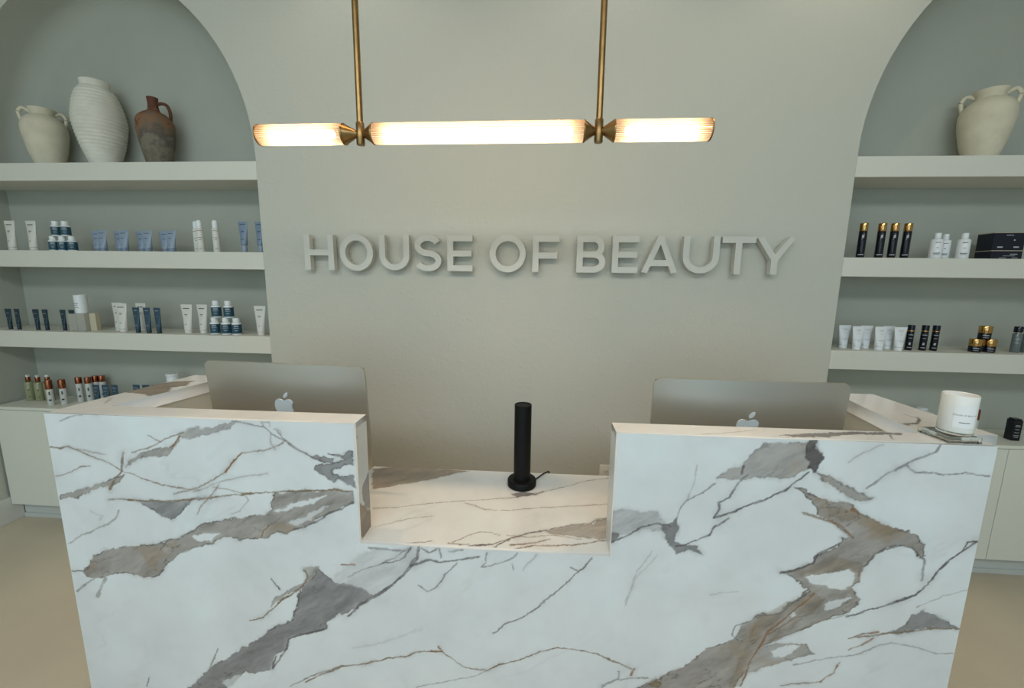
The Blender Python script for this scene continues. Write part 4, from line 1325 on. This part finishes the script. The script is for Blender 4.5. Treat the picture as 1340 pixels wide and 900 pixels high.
def ring_extra(e):
    bm = bmesh.new(); lathe(bm, [(.0148, .100), (.0155, .101), (.0155, .1045), (.0148, .105)], 20, cap=False)
    new_obj('trim_ring', bm, M_gold, e, smooth=60)
kind('black_slim', bottle('capped_bottle', [(0, 0), (.0145, 0), (.015, .001), (.015, .0995), (0, .0995)], M_blackgloss,
                          [(0, .1055), (.0150, .1055), (.0150, .132), (.014, .133), (0, .133)], M_blackgloss, [(.082, .009, .003), (.065, .007, .002), (.035, .004, .012), (.015, .009, .003)], M_inkw, extra=ring_extra))
kind('jar', bottle('cream_jar', [(0, 0), (.0235, 0), (.0245, .002), (.0245, .030), (.0235, .0315), (0, .0315)], M_blackgloss,
                   [(0, .032), (.0245, .032), (.0252, .0335), (.0252, .066), (.024, .068), (0, .068)], M_gold, [(.020, .011, .004), (.009, .010, .002)], M_inkw))
def ring2(e):
    bm = bmesh.new(); lathe(bm, [(.0120, .0985), (.0125, .099), (.0125, .1045), (.0120, .105)], 20, cap=False)
    new_obj('trim_ring', bm, M_trim, e, smooth=60)
kind('grey_bottle', bottle('capped_bottle', [(0, 0), (.017, 0), (.018, .002), (.018, .095), (.0165, .098), (0, .098)], M_greyglass,
                           [(0, .1055), (.0165, .1055), (.0168, .107), (.0168, .134), (.016, .135), (0, .135)], M_blackgloss, [(.07, .008, .003), (.05, .008, .002)], M_inkw, extra=ring2))
used = set()
def place(k, x, yo, z, label, cat, group, rz=None):
    p = PROTO[k]
    o = p if k not in used else copy_tree(p)
    used.add(k)
    o.location = (x, D + yo, z + .0004)
    # a slight turn of each package, as set down by hand
    face = 0 if 'tube' in k else -.75 * math.atan2(x, D + yo)     # round packs are turned to face the entrance
    o.rotation_euler = (0, 0, face + random.uniform(-.08, .08) if rz is None else rz)
    tag(o, label, cat, group)
    return o


def at_u(u, v, yo): return px(u, v, D + yo)[0]


# --- left alcove, shelf below the vases
S2, S3, SC = Z2T, Z3T, ZC
G = 'white squeeze tubes in the left alcove'
for u, w in ((18, 'leftmost product on the upper product shelf'), (45.5, 'second product on the upper product shelf')):
    place('white_tube', at_u(u, 327, .05), .05, S2, 'white squeeze tube, %s in the left alcove' % w, 'tube', G)
G = 'blue-labelled supplement bottles'
PB = .0850
names = ['bottom left of the five-bottle stack', 'bottom middle of the five-bottle stack', 'bottom right of the five-bottle stack', 'top left of the five-bottle stack', 'top right of the five-bottle stack']
pos = [(71.5, 0), (83.5, 0), (96, 0), (77.5, 1), (90, 1)]
for (u, lv), nm in zip(pos, names):
    place('pill_bottle', at_u(u, 327, .055), .055, S2 + lv * PB, 'white supplement bottle with blue label, %s on the upper shelf' % nm, 'bottle', G)
G = 'pale blue squeeze tubes set in pairs'
prs = ['leftmost', 'second', 'third', 'rightmost']
for i, (ub, uf) in enumerate(((129, 136), (158, 164), (187, 194.5), (217.5, 225.5))):
    place('blue_tube', at_u(ub, 327, .10), .10, S2, 'pale blue squeeze tube at the back of the %s pair' % prs[i], 'tube', G)
    place('blue_tube', at_u(uf, 327, .05), .05, S2, 'pale blue squeeze tube at the front of the %s pair' % prs[i], 'tube', G)
G = 'slim white bottles with domed caps'
place('dome_bottle', at_u(259.5, 328, .09), .09, S2, 'slim white bottle with domed cap, peeking from behind its twin', 'bottle', G)
place('dome_bottle', at_u(264, 328, .045), .045, S2, 'slim white bottle with domed cap, in front of its twin', 'bottle', G)
place('dome_bottle', at_u(284.5, 328, .05), .05, S2, 'slim white bottle with domed cap standing by itself', 'bottle', G)
G = 'steel blue tubes with long caps'
place('blue_cap_tube', at_u(320.5, 328, .05), .05, S2, 'steel blue tube on a long pale cap near the alcove edge', 'tube', G)
place('blue_cap_tube', at_u(342, 328, .06), .06, S2, 'steel blue tube half hidden by the alcove edge', 'tube', G)

# --- left alcove, next shelf down
G = 'small dark teal tubes in pairs'
w = ['left tube of the leftmost pair', 'right tube of the leftmost pair', 'left tube of the middle pair', 'right tube of the middle pair', 'left tube beside the grey block', 'tube half behind the grey block']
for u, nm in zip((14.8, 26, 50.5, 62.5, 85.5, 97), w):
    place('dark_tube', at_u(u, 431, .055), .055, S3, 'small dark teal tube, %s' % nm, 'tube', G)
(bx, _) = px(107, 432.7, D + .06)
e = empty('display_block', (bx, D + .075, S3 + .0004), .05)
tag(e, 'translucent grey display block under a white candle cup on the left', 'display block')
bm = bmesh.new(); box(bm, -.050, .050, -.035, .035, 0, .105, .002); new_obj('block_body', bm, M_greyblock, e, smooth=30)
bm = bmesh.new(); box(bm, -.0495, -.001, -.0362, -.0356, .002, .102); new_obj('front_plate', bm, M_greyblock, e)
e = empty('candle_cup', (bx + .008, D + .072, S3 + .1062))
tag(e, 'small white candle cup with printed text on the grey display block', 'candle')
bm = bmesh.new(); lathe(bm, [(0, 0), (.0285, 0), (.030, .002), (.0305, .108), (.029, .110), (.028, .107), (.028, .098), (0, .098)], 32); new_obj('cup_body', bm, M_whiteplastic, e, smooth=35)
marks(e, M_ink, lambda x, z: -.0305 * math.sqrt(max(0, 1 - (x / .0305) ** 2)) - .0008, [(.060, .014, .003), (.048, .010, .002), (.035, .014, .002)])
(cx_, _) = px(125, 432, D + .08)
e = empty('kraft_box', (cx_, D + .085, S3 + .0004), .12)
tag(e, 'small beige upright carton beside the grey display block', 'box')
bm = bmesh.new(); box(bm, -.018, .018, -.014, .014, 0, .104, .0008); new_obj('carton', bm, M_card, e)
bm = bmesh.new(); box(bm, -.0178, .0178, -.0138, .0138, .1042, .1062, .0005); new_obj('lid_flap', bm, M_card, e)
G = 'white squeeze tubes in the left alcove'
place('white_tube', at_u(157.5, 432.7, .10), .10, S3, 'white squeeze tube at the back of the pair right of the beige carton', 'tube', G)
place('white_tube', at_u(162.5, 432.7, .055), .055, S3, 'white squeeze tube at the front of the pair right of the beige carton', 'tube', G)
place('white_tube', at_u(188, 434, .10), .10, S3, 'white squeeze tube standing behind the three slim navy tubes', 'tube', G)
G = 'slim navy tubes in a row of three'
for u, nm in zip((181.5, 195.5, 208.8), ('leftmost', 'middle', 'rightmost')):
    place('slim_tube', at_u(u, 434.6, .035), .035, S3, 'slim navy tube, %s of the three in front of a white tube' % nm, 'tube', G)
G = 'white squeeze tubes in the left alcove'
place('white_tube', at_u(247.5, 435, .06), .06, S3, 'white squeeze tube, left one beside the lower bottle stack', 'tube', G)
place('white_tube', at_u(267.5, 435, .075), .075, S3, 'white squeeze tube, right one beside the lower bottle stack', 'tube', G)
G = 'blue-labelled supplement bottles'
for (u, lv, yo), nm in zip(((282.3, 0, .06), (297, 0, .06), (310.5, 0, .06), (286, 1, .062), (302, 1, .062)), names):
    o = place('pill_bottle', at_u(u, 435, yo), yo, S3 + lv * PB * 1.16, 'white supplement bottle with blue label, %s on the lower shelf' % nm, 'bottle', G)
    o.scale = (1.16, 1.16, 1.16)
G = 'white squeeze tubes in the left alcove'
place('white_tube', at_u(342.5, 437.7, .055), .055, S3, 'white squeeze tube by the alcove edge, right of the lower bottle stack', 'tube', G)

# --- left cabinet top
G = 'olive pump bottles with copper collars'
for u, yo, nm in ((41.5, .14, 'leftmost of the three'), (54, .142, 'middle of the three'), (66.5, .15, 'behind the first copper-capped bottle')):
    place('pump_bottle', at_u(u, 523.6, yo), yo, SC, 'olive glass pump bottle with white pump head, %s' % nm, 'bottle', G)
G = 'frosted bottles with copper caps'
for u, v, yo, nm in ((68, 529.7, .066, 'frontmost, before the pump bottles'), (85, 528, .09, 'right of the pump bottles, standing alone')):
    place('copper_bottle', at_u(u, v, yo), yo, SC, 'frosted bottle with tall copper cap, %s' % nm, 'bottle', G)
for u, v, yo, nm in ((106.5, 523, .15, 'leftmost of the group of four'), (118.5, 522, .16, 'second of the group of four'), (128, 519, .20, 'third of the group, behind short blue tubes'), (136.5, 519, .21, 'last of the group, behind short blue tubes')):
    place('copper_dropper', at_u(u, v, yo), yo, SC, 'frosted bottle with short copper cap, %s' % nm, 'bottle', G)
G = 'short navy tubes on the left cabinet'
for u, v, yo, nm in ((128, 523, .12, 'leftmost of three before the copper caps'), (140.5, 523, .125, 'middle of three beside the copper caps'), (152, 521, .13, 'rightmost of three beside the copper caps')):
    place('short_blue_tube', at_u(u, v, yo), yo, SC, 'short navy blue tube, %s' % nm, 'tube', G)
for u, v, yo, nm in ((180, 518, .15, 'leftmost of three behind the desk wing'), (192.5, 518, .155, 'middle of three behind the desk wing'), (204.5, 518, .155, 'rightmost of three behind the desk wing')):
    place('short_blue_tube', at_u(u, v, yo), yo, SC, 'short navy blue tube, %s' % nm, 'tube', G)
e = empty('cosmetic_canister', (0, 0, 0))
bm = bmesh.new(); lathe(bm, [(0, 0), (.031, 0), (.033, .003), (.033, .188), (.032, .190), (0, .190)], 28); new_obj('canister_body', bm, M_whiteplastic, e, smooth=35)
bm = bmesh.new(); lathe(bm, [(0, .1905), (.0345, .1905), (.0355, .192), (.0355, .207), (.034, .209), (0, .209)], 28); new_obj('lid', bm, M_whiteplastic, e, smooth=35)
kind('canister', e)
place('canister', at_u(227.5, 505, .15), .15, SC, 'white lidded canister on the left cabinet just above the desk wing', 'jar', 'white lidded canisters')

# --- right alcove, upper product shelf
G = 'black bottles with gold caps'
for u, nm in zip((1125, 1149, 1165.5, 1182.5), ('leftmost', 'second', 'third', 'rightmost')):
    place('black_gold', at_u(u, 336.5, .05), .05, S2, 'tall black bottle with gold cap, %s of the row of four' % nm, 'bottle', G)
G = 'white lotion bottles'
place('white_bottle', at_u(1222.5, 337, .05), .05, S2, 'white lotion bottle at the front of the close pair', 'bottle', G)
o = place('white_bottle', at_u(1233, 337, .10), .10, S2, 'white lotion bottle tucked behind its neighbour', 'bottle', G)
place('white_bottle', at_u(1258, 337, .05), .05, S2, 'white lotion bottle alone, beside the dark gift box', 'bottle', G)
x0, x1 = at_u(1292, 338, .06), at_u(1336, 338, .06)
e = empty('gift_box', ((x0 + x1) / 2 + .012, D + .105, S2 + .0004), -.10)
tag(e, 'large midnight blue gift box with silver edge trim on the right shelf', 'box')
bw = .066
bm = bmesh.new(); box(bm, -bw, bw, -.045, .045, 0, .040, .001); new_obj('box_base', bm, M_navybox, e)
bm = bmesh.new(); box(bm, -bw - .001, bw + .001, -.046, .046, .0402, .0445, .0005); new_obj('trim_band', bm, M_trim, e)
bm = bmesh.new(); box(bm, -bw, bw, -.045, .045, .0447, .128, .001); new_obj('box_lid', bm, M_navybox, e)
bm = bmesh.new(); box(bm, -bw - .001, bw + .001, -.046, .046, .1282, .132, .0005); new_obj('trim_band', bm, M_trim, e)
bm = bmesh.new()
for x, z, w_, h_ in ((.0, .118, .030, .003), (.022, .094, .006, .006), (-.034, .060, .022, .006), (.034, .060, .022, .006), (.030, .025, .030, .004), (.010, .017, .050, .0018), (-.015, .008, .03, .002), (.036, .008, .026, .002)):
    box(bm, x - w_ / 2, x + w_ / 2, -.0462, -.0455, z - h_ / 2, z + h_ / 2)
new_obj('printed_text', bm, M_inkw, e)

# --- right alcove, lower product shelf
G = 'white cleanser tubes on the right shelf'
for u, v, yo, nm in ((1102, 457, .09, 'leftmost, standing alone'), (1120, 457, .045, 'front of the left pair'), (1130.5, 457, .09, 'back of the left pair'),
                     (1149, 458, .045, 'front of the right pair'), (1159, 458, .09, 'back of the right pair'), (1174.5, 459, .045, 'rightmost, beside the black bottles')):
    place('bright_tube', at_u(u, v, yo), yo, S3, 'bright white cleanser tube, %s' % nm, 'tube', G)
G = 'small black bottles in a row of three'
for u, nm in zip((1188, 1206.5, 1220.8), ('leftmost, next to a white tube', 'middle one of three', 'rightmost, with empty shelf beyond')):
    place('black_slim', at_u(u, 457, .075), .075, S3, 'small black bottle with thin gold ring, %s' % nm, 'bottle', G)
G = 'stacked black jars with gold lids'
xa_, xb_ = at_u(1274.5, 460, .065), at_u(1293, 460.5, .065)
place('jar', xa_, .065, S3, 'black jar with gold lid, bottom left of the stack', 'jar', G)
place('jar', xb_, .065, S3, 'black jar with gold lid, bottom right of the stack', 'jar', G)
place('jar', (xa_ + xb_) / 2 + .001, .065, S3 + .0684, 'black jar with gold lid, on top of the other two', 'jar', G)
G = 'grey glass bottles with black caps'
place('grey_bottle', at_u(1327, 460, .08), .08, S3, 'grey glass bottle with black cap, fully in view', 'bottle', G)
place('grey_bottle', at_u(1341, 461, .085), .085, S3, 'grey glass bottle cut off by the right frame edge', 'bottle', G)

# --- right cabinet top
G = 'white lidded canisters'
o = place('canister', at_u(1203, 556, .18), .18, SC, 'small white canister left of its twin behind the right desk wing', 'jar', G)
o.scale = (.66, .66, .66)
o = place('canister', at_u(1211, 556, .12), .12, SC, 'small white canister right of its twin behind the right desk wing', 'jar', G)
o.scale = (.66, .66, .62)
place('copper_bottle', at_u(1269, 580, .10), .10, SC, 'bottle with copper cap just showing behind the ledge candle', 'bottle', 'frosted bottles with copper caps')
e = empty('black_carton', (at_u(1324, 575, .09) + .002, D + .095, SC + .0004), -.1)
tag(e, 'small black carton with pale lettering on the right cabinet', 'box')
bm = bmesh.new(); box(bm, -.020, .020, -.020, .020, 0, .112, .001); new_obj('carton', bm, M_blackgloss, e)
bm = bmesh.new(); box(bm, -.0165, .0165, -.0165, .0165, .1122, .120, .001); new_obj('inner_lid', bm, M_blackgloss, e)
bm = bmesh.new()
for z, w_ in ((.085, .018), (.078, .024), (.062, .020), (.045, .022), (.030, .026), (.020, .020)): box(bm, -w_ / 2, w_ / 2, -.0206, -.0201, z - .0012, z + .0012)
new_obj('printed_text', bm, M_inkw, e)
